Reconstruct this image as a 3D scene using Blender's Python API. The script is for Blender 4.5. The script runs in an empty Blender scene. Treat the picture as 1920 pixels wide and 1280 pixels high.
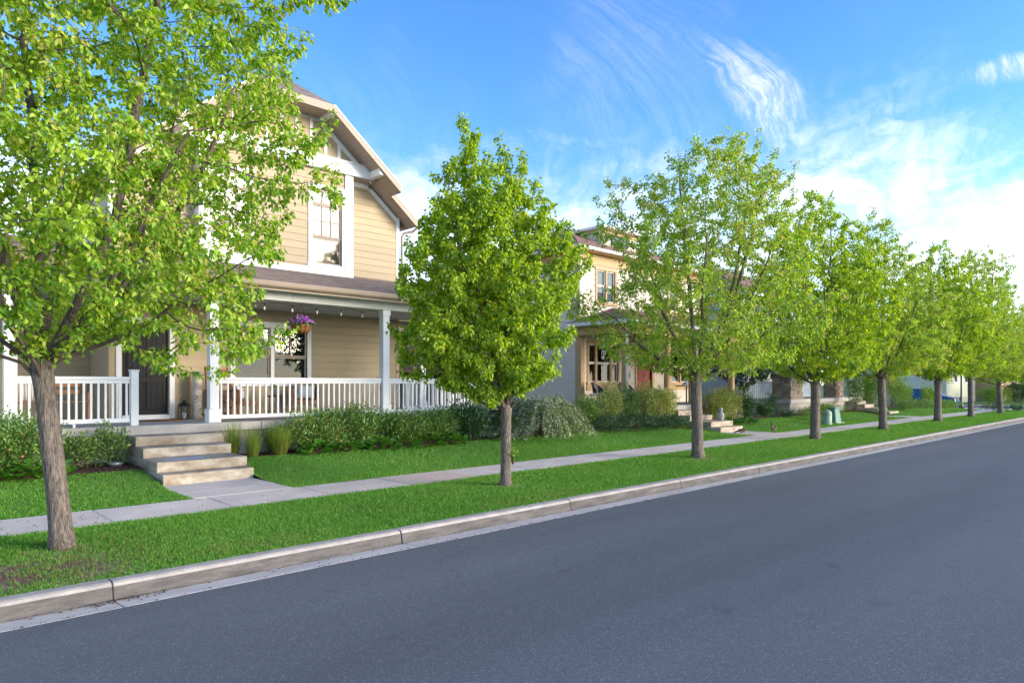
import bpy, math, random
import numpy as np
from mathutils import Vector, Matrix
R = math.radians
SC = bpy.context.scene
COL = SC.collection

# ------------------------------------------------------------------ camera, sky, sun, exposure
CAM_H, FOCAL, HEAD = 1.885, 1261.0, R(43.8)
cam = bpy.data.objects.new('camera', bpy.data.cameras.new('camera'))
COL.objects.link(cam)
cam.location = (0, 0, CAM_H)
cam.rotation_euler = (R(90), 0, -HEAD)
cam.data.sensor_width = 36.0
cam.data.lens = 36.0 * FOCAL / 1920
cam.data.shift_y = (719 - 640) / 1920
cam.data.clip_end = 4000
SC.camera = cam
SUN_AZ, SUN_EL = R(147), R(14)          # azimuth clockwise from +Y
sun = bpy.data.objects.new('sun', bpy.data.lights.new('sun', 'SUN'))
COL.objects.link(sun)
sd = Vector((math.sin(SUN_AZ) * math.cos(SUN_EL), math.cos(SUN_AZ) * math.cos(SUN_EL), math.sin(SUN_EL)))
sun.rotation_euler = sd.to_track_quat('Z', 'Y').to_euler()
sun.data.energy = 1.0
sun.data.angle = R(28)
sun.data.color = (1.0, 0.87, 0.68)
VS = SC.view_settings
VS.view_transform = 'Standard'
VS.look = 'None'
VS.gamma = 1.0
VS.exposure = 2.78
SC.cycles.max_bounces = 6
SC.cycles.diffuse_bounces = 2
SC.cycles.transmission_bounces = 4
SC.cycles.glossy_bounces = 2
SC.cycles.use_adaptive_sampling = True
SC.cycles.adaptive_threshold = 0.02
SC.cycles.transparent_max_bounces = 8

W = bpy.data.worlds.new('World')
SC.world = W
W.use_nodes = True
def build_world():
    nt = W.node_tree
    N, L = nt.nodes, nt.links
    bg = N['Background']
    def val(x, sock):
        if isinstance(x, (int, float)): sock.default_value = x
        else: L.new(x, sock)
    def m(op, a, b=0.0, c=0.0, clamp=False):
        n = N.new('ShaderNodeMath'); n.operation = op; n.use_clamp = clamp
        val(a, n.inputs[0]); val(b, n.inputs[1]); val(c, n.inputs[2])
        return n.outputs[0]
    def vec(x, y, z=0.0):
        n = N.new('ShaderNodeCombineXYZ')
        val(x, n.inputs[0]); val(y, n.inputs[1]); val(z, n.inputs[2])
        return n.outputs[0]
    def noise(v, scale, detail=6, rough=.6, dist=0.0):
        n = N.new('ShaderNodeTexNoise')
        L.new(v, n.inputs['Vector'])
        n.inputs['Scale'].default_value = scale; n.inputs['Detail'].default_value = detail
        n.inputs['Roughness'].default_value = rough; n.inputs['Distortion'].default_value = dist
        return n.outputs['Fac']
    def smooth(x, a, b):
        n = N.new('ShaderNodeMapRange'); n.interpolation_type = 'SMOOTHSTEP'
        val(x, n.inputs[0]); n.inputs[1].default_value = a; n.inputs[2].default_value = b
        return n.outputs[0]
    sky = N.new('ShaderNodeTexSky')
    sky.sky_type = 'NISHITA'; sky.sun_disc = False
    sky.sun_elevation = SUN_EL; sky.sun_rotation = SUN_AZ
    sky.altitude = 1400; sky.air_density = 1.0; sky.dust_density = 0.3; sky.ozone_density = 2.5
    hs = N.new('ShaderNodeHueSaturation')
    hs.inputs['Hue'].default_value = 0.507; hs.inputs['Saturation'].default_value = 1.22; hs.inputs['Value'].default_value = 0.44
    L.new(sky.outputs[0], hs.inputs['Color'])
    tc = N.new('ShaderNodeTexCoord'); sp = N.new('ShaderNodeSeparateXYZ')
    L.new(tc.outputs['Generated'], sp.inputs[0])
    x, y, z = sp.outputs
    az = m('MULTIPLY', m('ARCTAN2', x, y), 180 / math.pi)
    el = m('MULTIPLY', m('ARCSINE', z), 180 / math.pi)
    # gentle wobble so that nothing runs dead straight
    w1 = m('SUBTRACT', noise(vec(m('MULTIPLY', az, .04), m('MULTIPLY', el, .06), .7), 2.0, 2), .5)
    w2 = m('SUBTRACT', noise(vec(m('MULTIPLY', az, .10), m('MULTIPLY', el, .14), 2.2), 2.0, 4, .55), .5)
    azw = m('ADD', az, m('MULTIPLY', w2, 5.0)); elw = m('ADD', el, m('MULTIPLY', w2, 5.0))
    # low bank of torn cloud towards the horizon
    nb = noise(vec(m('MULTIPLY', azw, .035), m('MULTIPLY', elw, .085), 3.1), 2.0, 5, .55)
    nf = noise(vec(m('MULTIPLY', azw, .11), m('MULTIPLY', elw, .24), 7.7), 2.0, 9, .62)
    nv = noise(vec(m('MULTIPLY', azw, .5), m('MULTIPLY', elw, .10), 4.4), 2.0, 7, .65)
    nn = m('ADD', m('ADD', m('MULTIPLY', nb, .40), m('MULTIPLY', nf, .38)), m('MULTIPLY', nv, .22))
    bias = m('MULTIPLY', smooth(el, 25.0, 12.0), .29)
    bank = smooth(m('ADD', nn, bias), .54, .99)
    bank = m('MULTIPLY', bank, smooth(el, 26.0, 17.0))
    # fall streaks of cirrus: hang straight down, curl over to the left at the top
    curl = m('POWER', m('MAXIMUM', m('SUBTRACT', el, 18.0), 0.0), 2.0)
    lean = m('ADD', az, m('MULTIPLY', curl, .075))
    leanw = m('ADD', lean, m('ADD', m('MULTIPLY', w1, 3.0), m('MULTIPLY', w2, 2.6)))
    st = noise(vec(m('MULTIPLY', leanw, .45), m('MULTIPLY', el, .05), 1.3), 2.0, 6, .6)
    st2 = noise(vec(m('MULTIPLY', leanw, 1.1), m('MULTIPLY', el, .20), 5.3), 2.0, 8, .7)
    stm = m('ADD', m('MULTIPLY', st, .5), m('MULTIPLY', st2, .5))
    def blob(a0, e0, ra, re):
        da = m('DIVIDE', m('SUBTRACT', lean, a0), ra); de = m('DIVIDE', m('SUBTRACT', el, e0), re)
        d = m('SQRT', m('ADD', m('MULTIPLY', da, da), m('MULTIPLY', de, de)))
        return smooth(d, 1.0, .1)
    pl = m('MAXIMUM', blob(65.6, 22.0, 4.6, 7.2), m('MULTIPLY', blob(72.6, 17.0, 1.2, 3.2), .8))
    pl = m('MAXIMUM', pl, m('MULTIPLY', blob(81.5, 20.6, 5.5, 1.5), .95))
    plume = m('MULTIPLY', smooth(m('ADD', m('ADD', m('MULTIPLY', stm, .8), m('MULTIPLY', nf, .2)), m('MULTIPLY', pl, .34)), .47, 1.02), smooth(pl, 0.0, .7))
    plume = m('MULTIPLY', plume, m('MULTIPLY_ADD', smooth(st2, .36, .62), .65, .35))
    vn = noise(vec(m('MULTIPLY', azw, .025), m('MULTIPLY', elw, .02), 9.1), 2.0, 3, .5)
    veil = m('MULTIPLY', m('MULTIPLY', smooth(vn, .42, .72), smooth(stm, .30, .75)), m('MULTIPLY', smooth(el, 12.0, 24.0), .22))
    cl = m('MAXIMUM', m('MAXIMUM', m('MULTIPLY', bank, .95), m('MULTIPLY', plume, .72)), veil)
    mix = N.new('ShaderNodeMix'); mix.data_type = 'RGBA'
    L.new(cl, mix.inputs[0]); L.new(hs.outputs[0], mix.inputs[6])
    shade = N.new('ShaderNodeMix'); shade.data_type = 'RGBA'
    L.new(smooth(nf, .38, .60), shade.inputs[0])
    shade.inputs[6].default_value = (CLOUD_D[0], CLOUD_D[1], CLOUD_D[2], 1)
    shade.inputs[7].default_value = (CLOUD_L[0], CLOUD_L[1], CLOUD_L[2], 1)
    # cloud towards the sun is lit through; its added brightness doubles as frontal fill
    add = N.new('ShaderNodeMix'); add.data_type = 'RGBA'; add.blend_type = 'ADD'; add.inputs[0].default_value = .62
    bw = N.new('ShaderNodeRGBToBW'); L.new(sky.outputs[0], bw.inputs[0])
    L.new(shade.outputs[2], add.inputs[6]); L.new(bw.outputs[0], add.inputs[7])
    L.new(add.outputs[2], mix.inputs[7])
    L.new(mix.outputs[2], bg.inputs['Color'])
    bg.inputs['Strength'].default_value = SKY_STRENGTH
SKY_STRENGTH = 0.15
CLOUD_D, CLOUD_L = (.08, .14, .27), (.42, .44, .48)
build_world()

# ------------------------------------------------------------------ helpers
WL = {}                                     # world location of every object that can be a parent
def link(o, parent=None):
    COL.objects.link(o)
    if parent is not None: o.parent = parent
    return o
def tag(o, label=None, cat=None, group=None, kind=None):
    if label: o['label'] = label
    if cat: o['category'] = cat
    if group: o['group'] = group
    if kind: o['kind'] = kind
    return o
def thing(name, label, cat, loc, group=None):
    o = bpy.data.objects.new(name, None)
    o.empty_display_size = .2
    link(o); o.location = loc; WL[o.name] = Vector(loc)
    return tag(o, label, cat, group)
def wloc(o): return WL.get(o.name, Vector((0, 0, 0))) if o is not None else Vector((0, 0, 0))
def rep(o, d, name=None):                    # another copy of a part, shifted by d, sharing its mesh
    c = o.copy(); COL.objects.link(c)
    c.location = o.location + Vector(d); WL[c.name] = wloc(o) + Vector(d)
    return c
def copy_tree(o, loc, rz=0.0, scale=1.0, parent=None):
    c = o.copy(); COL.objects.link(c); c.parent = parent
    if parent is None:
        c.location = loc; c.rotation_euler = (0, 0, rz); c.scale = (scale, scale, scale) if isinstance(scale, (int, float)) else scale
    for ch in list(o.children): copy_tree(ch, None, parent=c)
    return c
class MB:
    def __init__(s): s.v = []; s.f = []
    def add(s, vs, fs):
        n = len(s.v); s.v += [tuple(p) for p in vs]; s.f += [tuple(n + i for i in f) for f in fs]; return s
    def hexa(s, p): return s.add(p, [(0, 3, 2, 1), (4, 5, 6, 7), (0, 1, 5, 4), (1, 2, 6, 5), (2, 3, 7, 6), (3, 0, 4, 7)])
    def box(s, x0, x1, y0, y1, z0, z1):
        return s.hexa([(x0, y0, z0), (x1, y0, z0), (x1, y1, z0), (x0, y1, z0), (x0, y0, z1), (x1, y0, z1), (x1, y1, z1), (x0, y1, z1)])
    def bar(s, a, b, w, h, up=(0, 0, 1)):     # square bar from a to b
        a, b = Vector(a), Vector(b); d = (b - a).normalized(); u = Vector(up)
        if abs(d.dot(u)) > .98: u = Vector((0, 1, 0))
        r = d.cross(u).normalized() * (w / 2); u = r.cross(d).normalized() * (h / 2)
        return s.hexa([a - r - u, a + r - u, a + r + u, a - r + u, b - r - u, b + r - u, b + r + u, b - r + u])
    def prism(s, poly, d):                   # polygon (list of 3D points) extruded by vector d
        n = len(poly); d = Vector(d)
        vs = [Vector(p) for p in poly]; vs += [p + d for p in vs]
        fs = [tuple(range(n)), tuple(range(2 * n - 1, n - 1, -1))]
        fs += [(i, i + n, (i + 1) % n + n, (i + 1) % n) for i in range(n)]
        return s.add(vs, fs)
    def tube(s, pts, rad, n=8, cap=True):
        pts = [Vector(p) for p in pts]
        if isinstance(rad, (int, float)): rad = [rad] * len(pts)
        base = len(s.v); u = None
        for i, p in enumerate(pts):
            d = (pts[min(i + 1, len(pts) - 1)] - pts[max(i - 1, 0)])
            d = d.normalized() if d.length > 1e-9 else Vector((0, 0, 1))
            if u is None:
                u = d.orthogonal().normalized()
            else:
                u = (u - d * u.dot(d)); u = u.normalized() if u.length > 1e-6 else d.orthogonal().normalized()
            w = d.cross(u)
            for k in range(n):
                a = 2 * math.pi * k / n
                s.v.append(tuple(p + (u * math.cos(a) + w * math.sin(a)) * rad[i]))
        for i in range(len(pts) - 1):
            for k in range(n):
                a, b = base + i * n + k, base + i * n + (k + 1) % n
                s.f.append((a, b, b + n, a + n))
        if cap:
            s.f.append(tuple(base + k for k in range(n - 1, -1, -1)))
            e = base + (len(pts) - 1) * n
            s.f.append(tuple(e + k for k in range(n)))
        return s
    def lathe(s, prof, c=(0, 0, 0), n=20):
        base = len(s.v)
        for r, z in prof:
            for k in range(n):
                a = 2 * math.pi * k / n
                s.v.append((c[0] + r * math.cos(a), c[1] + r * math.sin(a), c[2] + z))
        for i in range(len(prof) - 1):
            for k in range(n):
                a, b = base + i * n + k, base + i * n + (k + 1) % n
                s.f.append((a, b, b + n, a + n))
        s.f.append(tuple(base + k for k in range(n - 1, -1, -1)))
        e = base + (len(prof) - 1) * n
        s.f.append(tuple(e + k for k in range(n)))
        return s
    def build(s, name, mat, parent=None, smooth=False, bevel=0.0, seg=1, loc=None):
        me = bpy.data.meshes.new(name)
        off = Vector(loc) if loc is not None else wloc(parent)
        o_ = off
        me.from_pydata([(p[0] - o_.x, p[1] - o_.y, p[2] - o_.z) for p in s.v], [], s.f)
        me.update()
        if smooth: me.polygons.foreach_set('use_smooth', [True] * len(me.polygons))
        me.materials.append(mat)
        o = bpy.data.objects.new(name, me); link(o, parent)
        if loc is not None: o.location = off - wloc(parent)
        WL[o.name] = off
        if bevel:
            b = o.modifiers.new('bevel', 'BEVEL'); b.width = bevel; b.segments = seg; b.limit_method = 'ANGLE'; b.angle_limit = R(40)
        return o
def BOX(name, mat, parent, x0, x1, y0, y1, z0, z1, bevel=0.0, seg=1):
    return MB().box(x0, x1, y0, y1, z0, z1).build(name, mat, parent, bevel=bevel, seg=seg)
def mesh_np(name, verts, faces, mat, parent=None, smooth=False, loc=None):
    """verts (n,3) numpy, faces (m,k) numpy of equal size k"""
    me = bpy.data.meshes.new(name)
    off = Vector(loc) if loc is not None else wloc(parent)
    v = np.asarray(verts, np.float32) - np.array(off, np.float32)
    k = faces.shape[1]; nf = len(faces)
    me.vertices.add(len(v)); me.vertices.foreach_set('co', v.ravel())
    me.loops.add(nf * k); me.loops.foreach_set('vertex_index', faces.astype(np.int32).ravel())
    me.polygons.add(nf); me.polygons.foreach_set('loop_start', np.arange(0, nf * k, k, dtype=np.int32))
    me.polygons.foreach_set('loop_total', np.full(nf, k, np.int32))
    if smooth: me.polygons.foreach_set('use_smooth', np.ones(nf, bool))
    me.update(calc_edges=True)
    me.materials.append(mat)
    o = bpy.data.objects.new(name, me); link(o, parent)
    if loc is not None: o.location = off - wloc(parent)
    WL[o.name] = off
    return o

# ------------------------------------------------------------------ materials
MATS = {}
def mat(name, col, rough=.7, var=.12, scale=4.0, bump=0.0, bscale=60.0, rnd=0.0, spec=.3, col2=None, stretch=None, metal=0.0, fine=0.0, obj=False, dist=0.0):
    """Principled material: col varies towards col2 (or darker) by noise; rnd = lightness change between objects."""
    if name in MATS: return MATS[name]
    M = bpy.data.materials.new(name); M.use_nodes = True
    nt = M.node_tree; N, L = nt.nodes, nt.links
    p = N['Principled BSDF']
    p.inputs['Roughness'].default_value = rough; p.inputs['Specular IOR Level'].default_value = spec; p.inputs['Metallic'].default_value = metal
    if obj:
        tcn = N.new('ShaderNodeTexCoord'); pos = tcn.outputs['Object']
    else:
        g = N.new('ShaderNodeNewGeometry'); pos = g.outputs['Position']
    mp = N.new('ShaderNodeMapping'); L.new(pos, mp.inputs['Vector'])
    if stretch: mp.inputs['Scale'].default_value = stretch
    def noise(s, d=5, r=.6):
        n = N.new('ShaderNodeTexNoise'); L.new(mp.outputs[0], n.inputs['Vector'])
        n.inputs['Scale'].default_value = s; n.inputs['Detail'].default_value = d; n.inputs['Roughness'].default_value = r
        n.inputs['Distortion'].default_value = dist
        return n.outputs['Fac']
    c2 = col2 or tuple(c * (1 - var * 2) for c in col)
    ramp = N.new('ShaderNodeMapRange'); ramp.inputs[1].default_value = .33; ramp.inputs[2].default_value = .67
    L.new(noise(scale), ramp.inputs[0])
    mx = N.new('ShaderNodeMix'); mx.data_type = 'RGBA'
    L.new(ramp.outputs[0], mx.inputs[0])
    mx.inputs[6].default_value = (*c2, 1); mx.inputs[7].default_value = (*col, 1)
    out = mx.outputs[2]
    if fine:
        f = N.new('ShaderNodeMapRange'); f.inputs[1].default_value = .3; f.inputs[2].default_value = .7
        f.inputs[3].default_value = 1 - fine; f.inputs[4].default_value = 1 + fine
        L.new(noise(bscale, 2, .7), f.inputs[0])
        mm = N.new('ShaderNodeVectorMath'); mm.operation = 'SCALE'
        L.new(out, mm.inputs[0]); L.new(f.outputs[0], mm.inputs['Scale']); out = mm.outputs[0]
    if rnd:
        oi = N.new('ShaderNodeObjectInfo'); f = N.new('ShaderNodeMapRange')
        f.inputs[3].default_value = 1 - rnd; f.inputs[4].default_value = 1 + rnd
        L.new(oi.outputs['Random'], f.inputs[0])
        mm = N.new('ShaderNodeVectorMath'); mm.operation = 'SCALE'
        L.new(out, mm.inputs[0]); L.new(f.outputs[0], mm.inputs['Scale']); out = mm.outputs[0]
    L.new(out, p.inputs['Base Color'])
    if bump:
        b = N.new('ShaderNodeBump'); b.inputs['Strength'].default_value = bump; b.inputs['Distance'].default_value = .01
        L.new(noise(bscale, 4, .65), b.inputs['Height']); L.new(b.outputs[0], p.inputs['Normal'])
    MATS[name] = M
    return M
def leafmat(name, cols, trans=.35, rough=.5, gloss=.06, nscale=.8, tcol=None):
    """leaf: diffuse + translucent; colour drawn per leaf (mesh island) from cols"""
    if name in MATS: return MATS[name]
    M = bpy.data.materials.new(name); M.use_nodes = True
    nt = M.node_tree; N, L = nt.nodes, nt.links
    N.remove(N['Principled BSDF']); out = N['Material Output']
    g = N.new('ShaderNodeNewGeometry')
    n = N.new('ShaderNodeTexNoise'); n.inputs['Scale'].default_value = nscale; n.inputs['Detail'].default_value = 3
    L.new(g.outputs['Position'], n.inputs['Vector'])
    a = N.new('ShaderNodeMath'); a.operation = 'MULTIPLY_ADD'
    L.new(n.outputs['Fac'], a.inputs[0]); a.inputs[1].default_value = .9; a.inputs[2].default_value = -.45
    b = N.new('ShaderNodeMath'); b.operation = 'ADD'; b.use_clamp = True
    L.new(a.outputs[0], b.inputs[0]); L.new(g.outputs['Random Per Island'], b.inputs[1])
    cr = N.new('ShaderNodeValToRGB'); L.new(b.outputs[0], cr.inputs[0])
    e = cr.color_ramp.elements
    while len(e) < len(cols): e.new(.5)
    for i, c in enumerate(cols):
        e[i].position = i / (len(cols) - 1); e[i].color = (*c, 1)
    d = N.new('ShaderNodeBsdfDiffuse'); t = N.new('ShaderNodeBsdfTranslucent'); gl = N.new('ShaderNodeBsdfGlossy')
    gl.inputs['Roughness'].default_value = rough
    L.new(cr.outputs[0], d.inputs['Color'])
    hs = N.new('ShaderNodeHueSaturation'); hs.inputs['Hue'].default_value = .485; hs.inputs['Saturation'].default_value = 1.1; hs.inputs['Value'].default_value = 1.25
    L.new(cr.outputs[0], hs.inputs['Color']); L.new(hs.outputs[0], t.inputs['Color'])
    m1 = N.new('ShaderNodeMixShader'); m1.inputs[0].default_value = trans
    L.new(d.outputs[0], m1.inputs[1]); L.new(t.outputs[0], m1.inputs[2])
    m2 = N.new('ShaderNodeMixShader'); m2.inputs[0].default_value = gloss
    L.new(m1.outputs[0], m2.inputs[1]); L.new(gl.outputs[0], m2.inputs[2])
    L.new(m2.outputs[0], out.inputs['Surface'])
    MATS[name] = M
    return M
def glassmat(name, tint=(.75, .8, .8), ior=1.5):
    M = bpy.data.materials.new(name); M.use_nodes = True
    nt = M.node_tree; N, L = nt.nodes, nt.links
    N.remove(N['Principled BSDF'])
    f = N.new('ShaderNodeFresnel'); f.inputs['IOR'].default_value = ior
    t = N.new('ShaderNodeBsdfTransparent'); t.inputs['Color'].default_value = (*tint, 1)
    g = N.new('ShaderNodeBsdfGlossy'); g.inputs['Roughness'].default_value = .015
    n = N.new('ShaderNodeTexNoise'); n.inputs['Scale'].default_value = 1.6
    ge = N.new('ShaderNodeNewGeometry'); L.new(ge.outputs['Position'], n.inputs['Vector'])
    b = N.new('ShaderNodeBump'); b.inputs['Strength'].default_value = .04; b.inputs['Distance'].default_value = .05
    L.new(n.outputs['Fac'], b.inputs['Height']); L.new(b.outputs[0], g.inputs['Normal'])
    m = N.new('ShaderNodeMixShader'); L.new(f.outputs[0], m.inputs[0]); L.new(t.outputs[0], m.inputs[1]); L.new(g.outputs[0], m.inputs[2])
    L.new(m.outputs[0], N['Material Output'].inputs['Surface'])
    return M
GLASS = glassmat('window_glass')
WHITE = mat('white_paint', (.80, .80, .79), .45, .03, 2.0, .05, 30, fine=.02)
WHITE2 = mat('white_paint_aged', (.78, .78, .76), .5, .06, 6.0, .05, 30, fine=.03)
TANTRIM = mat('taupe_trim', (.38, .295, .23), .5, .05, 3.0, fine=.02)
SIDING = mat('beige_siding', (.45, .35, .22), .6, .03, 1.5, .12, 25, rnd=.035, stretch=(.35, 1, 6), fine=.03)
PANEL = mat('beige_panel', (.44, .342, .215), .65, .03, 2.0, .05, 40)
CONC = mat('concrete', (.50, .46, .42), .85, .10, 3.0, .35, 70, rnd=.03, col2=(.40, .37, .34), fine=.07)
CONCW = mat('concrete_walk', (.66, .57, .515), .85, .08, 1.8, .25, 90, rnd=.035, col2=(.52, .445, .40), fine=.07)
CONCS = mat('concrete_steps', (.52, .46, .38), .85, .12, 3.2, .4, 60, col2=(.27, .20, .14), stretch=(.9, .5, 1.8), fine=.10)
DARK = mat('dark_interior', (.025, .025, .028), .8, .1)
BLACKM = mat('black_metal', (.02, .02, .022), .4, .1)
# ------------------------------------------------------------------ ground, road, kerb, pavement, lawns
YG, YK, YKB, YS0, YS1 = 6.30, 6.66, 6.82, 9.52, 10.68      # gutter edge, kerb face, kerb back, pavement near / far edge
GZ = .15
XEND = 55.0                                                # the side street starts here
def gz(y):
    t = min(max((y - 11.5) / 2.2, 0), 1)
    return GZ + .22 * t * t * (3 - 2 * t)
ASPH = mat('asphalt', (.108, .114, .130), .75, .10, .5, .55, 150, col2=(.095, .100, .114), stretch=(.25, 1.0, 1.0), fine=.22, spec=.35)
def asphalt_detail():
    nt = ASPH.node_tree; N, L = nt.nodes, nt.links
    p = N['Principled BSDF']; src = p.inputs['Base Color'].links[0].from_socket
    g = N.new('ShaderNodeNewGeometry')
    v = N.new('ShaderNodeTexVoronoi'); v.inputs['Scale'].default_value = 95; L.new(g.outputs['Position'], v.inputs['Vector'])
    wn = N.new('ShaderNodeTexWhiteNoise'); L.new(v.outputs['Position'], wn.inputs['Vector'])
    mr = N.new('ShaderNodeMapRange'); mr.inputs[1].default_value = .80; mr.inputs[2].default_value = 1.0
    L.new(wn.outputs['Value'], mr.inputs[0])
    mx = N.new('ShaderNodeMix'); mx.data_type = 'RGBA'; L.new(mr.outputs[0], mx.inputs[0])
    L.new(src, mx.inputs[6]); mx.inputs[7].default_value = (.185, .188, .195, 1)
    mp = N.new('ShaderNodeMapping'); mp.inputs['Scale'].default_value = (.07, .55, 1); L.new(g.outputs['Position'], mp.inputs['Vector'])
    n = N.new('ShaderNodeTexNoise'); n.inputs['Scale'].default_value = 1.0; n.inputs['Detail'].default_value = 4; L.new(mp.outputs[0], n.inputs['Vector'])
    r = N.new('ShaderNodeMapRange'); r.inputs[1].default_value = .3; r.inputs[2].default_value = .7; r.inputs[3].default_value = .80; r.inputs[4].default_value = 1.22
    L.new(n.outputs['Fac'], r.inputs[0])
    s = N.new('ShaderNodeVectorMath'); s.operation = 'SCALE'; L.new(mx.outputs[2], s.inputs[0]); L.new(r.outputs[0], s.inputs['Scale'])
    # hairline cracks, only here and there
    cn = N.new('ShaderNodeTexNoise'); cn.inputs['Scale'].default_value = .9; cn.inputs['Detail'].default_value = 6; L.new(g.outputs['Position'], cn.inputs['Vector'])
    va = N.new('ShaderNodeVectorMath'); va.operation = 'MULTIPLY_ADD'; L.new(cn.outputs['Color'], va.inputs[0]); va.inputs[1].default_value = (1.4, 1.4, 0); L.new(g.outputs['Position'], va.inputs[2])
    vc = N.new('ShaderNodeTexVoronoi'); vc.feature = 'DISTANCE_TO_EDGE'; vc.inputs['Scale'].default_value = .22; L.new(va.outputs[0], vc.inputs['Vector'])
    cm = N.new('ShaderNodeMapRange'); cm.inputs[1].default_value = .0; cm.inputs[2].default_value = .0025; cm.inputs[3].default_value = .86; cm.inputs[4].default_value = 1.0; L.new(vc.outputs['Distance'], cm.inputs[0])
    s2 = N.new('ShaderNodeVectorMath'); s2.operation = 'SCALE'; L.new(s.outputs[0], s2.inputs[0]); L.new(cm.outputs[0], s2.inputs['Scale'])
    # darker oil band down the lane and small stains
    sn = N.new('ShaderNodeTexNoise'); sn.inputs['Scale'].default_value = 2.3; sn.inputs['Detail'].default_value = 3; L.new(g.outputs['Position'], sn.inputs['Vector'])
    sm = N.new('ShaderNodeMapRange'); sm.inputs[1].default_value = .66; sm.inputs[2].default_value = .76; sm.inputs[3].default_value = 1.0; sm.inputs[4].default_value = .78; L.new(sn.outputs['Fac'], sm.inputs[0])
    s3 = N.new('ShaderNodeVectorMath'); s3.operation = 'SCALE'; L.new(s2.outputs[0], s3.inputs[0]); L.new(sm.outputs[0], s3.inputs['Scale'])
    L.new(s3.outputs[0], p.inputs['Base Color'])
asphalt_detail()
EARTH = mat('earth', (.10, .12, .05), .95, .2, .05, col2=(.07, .07, .04))
o = MB().add([(-900, -900, -.08), (900, -900, -.08), (900, 900, -.08), (-900, 900, -.08)], [(0, 1, 2, 3)]).build('ground', EARTH); tag(o, kind='structure')
o = MB().add([(-40, -5.2, .02), (140, -5.2, .02), (140, YG, .02), (-40, YG, .02)], [(0, 1, 2, 3)]).build('road', ASPH); tag(o, kind='structure')
o = MB().add([(XEND + 2.2, YG + .004, .016), (XEND + 9.5, YG + .004, .016), (XEND + 9.5, 90, .016), (XEND + 2.2, 90, .016)], [(0, 1, 2, 3)]).build('side_street', ASPH); tag(o, kind='structure')
# kerb: one stone every 3 m, joint open a centimetre
random.seed(3)
KERBM = mat('kerb_dirt_shade', (.15, .136, .126), .9, .15, 7.0, .5, 45, rnd=.05, col2=(.075, .068, .065), stretch=(.35, 1.2, 1.6), fine=.12)  # splash dirt, darkened further so the colour carries the face's shade
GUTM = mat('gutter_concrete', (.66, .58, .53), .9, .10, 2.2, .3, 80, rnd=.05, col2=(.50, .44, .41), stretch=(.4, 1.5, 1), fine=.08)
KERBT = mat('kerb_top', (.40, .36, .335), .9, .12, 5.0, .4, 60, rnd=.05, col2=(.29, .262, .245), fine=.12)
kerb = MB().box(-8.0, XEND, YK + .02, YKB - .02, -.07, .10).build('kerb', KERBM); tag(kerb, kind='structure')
gut = MB().box(-8.0, XEND, YG + .01, YK - .004, -.07, -.012).build('gutter', GUTM); tag(gut, kind='structure')
x = 1.49 - 9.0
while x < XEND - .5:
    ln = 3.02
    x1 = min(x + ln, XEND)
    dz = random.uniform(-.004, .004); dy = random.uniform(-.006, .006)
    b = MB()
    for xx in (x + .004, x1 - .004):                         # rounded battered profile
        b.v += [(xx, YK - .03 + dy, -.05), (xx, YK - .012 + dy, .045), (xx, YK + dy, .115 + dz), (xx, YK + .014 + dy, .140 + dz), (xx, YK + .042 + dy, .152 + dz), (xx, YKB, .154 + dz), (xx, YKB, -.05)]
    n = 7
    b.f += [(i, i + n, (i + 1) % n + n, (i + 1) % n) for i in range(n)] + [tuple(range(n)), tuple(range(2 * n - 1, n - 1, -1))]
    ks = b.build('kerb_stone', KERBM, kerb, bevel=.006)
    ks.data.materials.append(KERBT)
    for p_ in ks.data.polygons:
        if p_.normal.z > .3: p_.material_index = 1  # lighter top, set against the shade painted into the face
    g = MB(); g.prism([(x + .005, YG, .0215), (x + .005, YK - .034, -.004), (x + .005, YK - .034, -.06), (x + .005, YG, -.06)], (x1 - x - .01, 0, 0))
    g.build('gutter_slab', GUTM, gut, bevel=.004)
    x = x1
# pavement: slabs 1.52 m long with tooled joints
side = MB().box(-8.0, XEND, YS0 + .01, YS1 - .01, -.05, GZ - .02).build('sidewalk', CONCW); tag(side, kind='structure')
CHALK = mat('chalked_concrete', (.60, .42, .34), .9, .2, 5.0, .2, 90, col2=(.53, .47, .45), stretch=(1, 2.2, 1), fine=.08, dist=2.0)
x = 2.235 - 1.515 * 7
i = 0
while x < XEND - .2:
    x1 = min(x + 1.515, XEND)
    m_ = CHALK if abs(x - 6.78) < .1 else CONCW
    sl = MB().box(x + .006, x1 - .006, YS0 + random.uniform(-.008, .008), YS1 + random.uniform(-.008, .008), .05, GZ + random.uniform(-.004, .004)).build('paving_slab', m_, side, bevel=.012, seg=2)
    x = x1; i += 1
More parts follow.
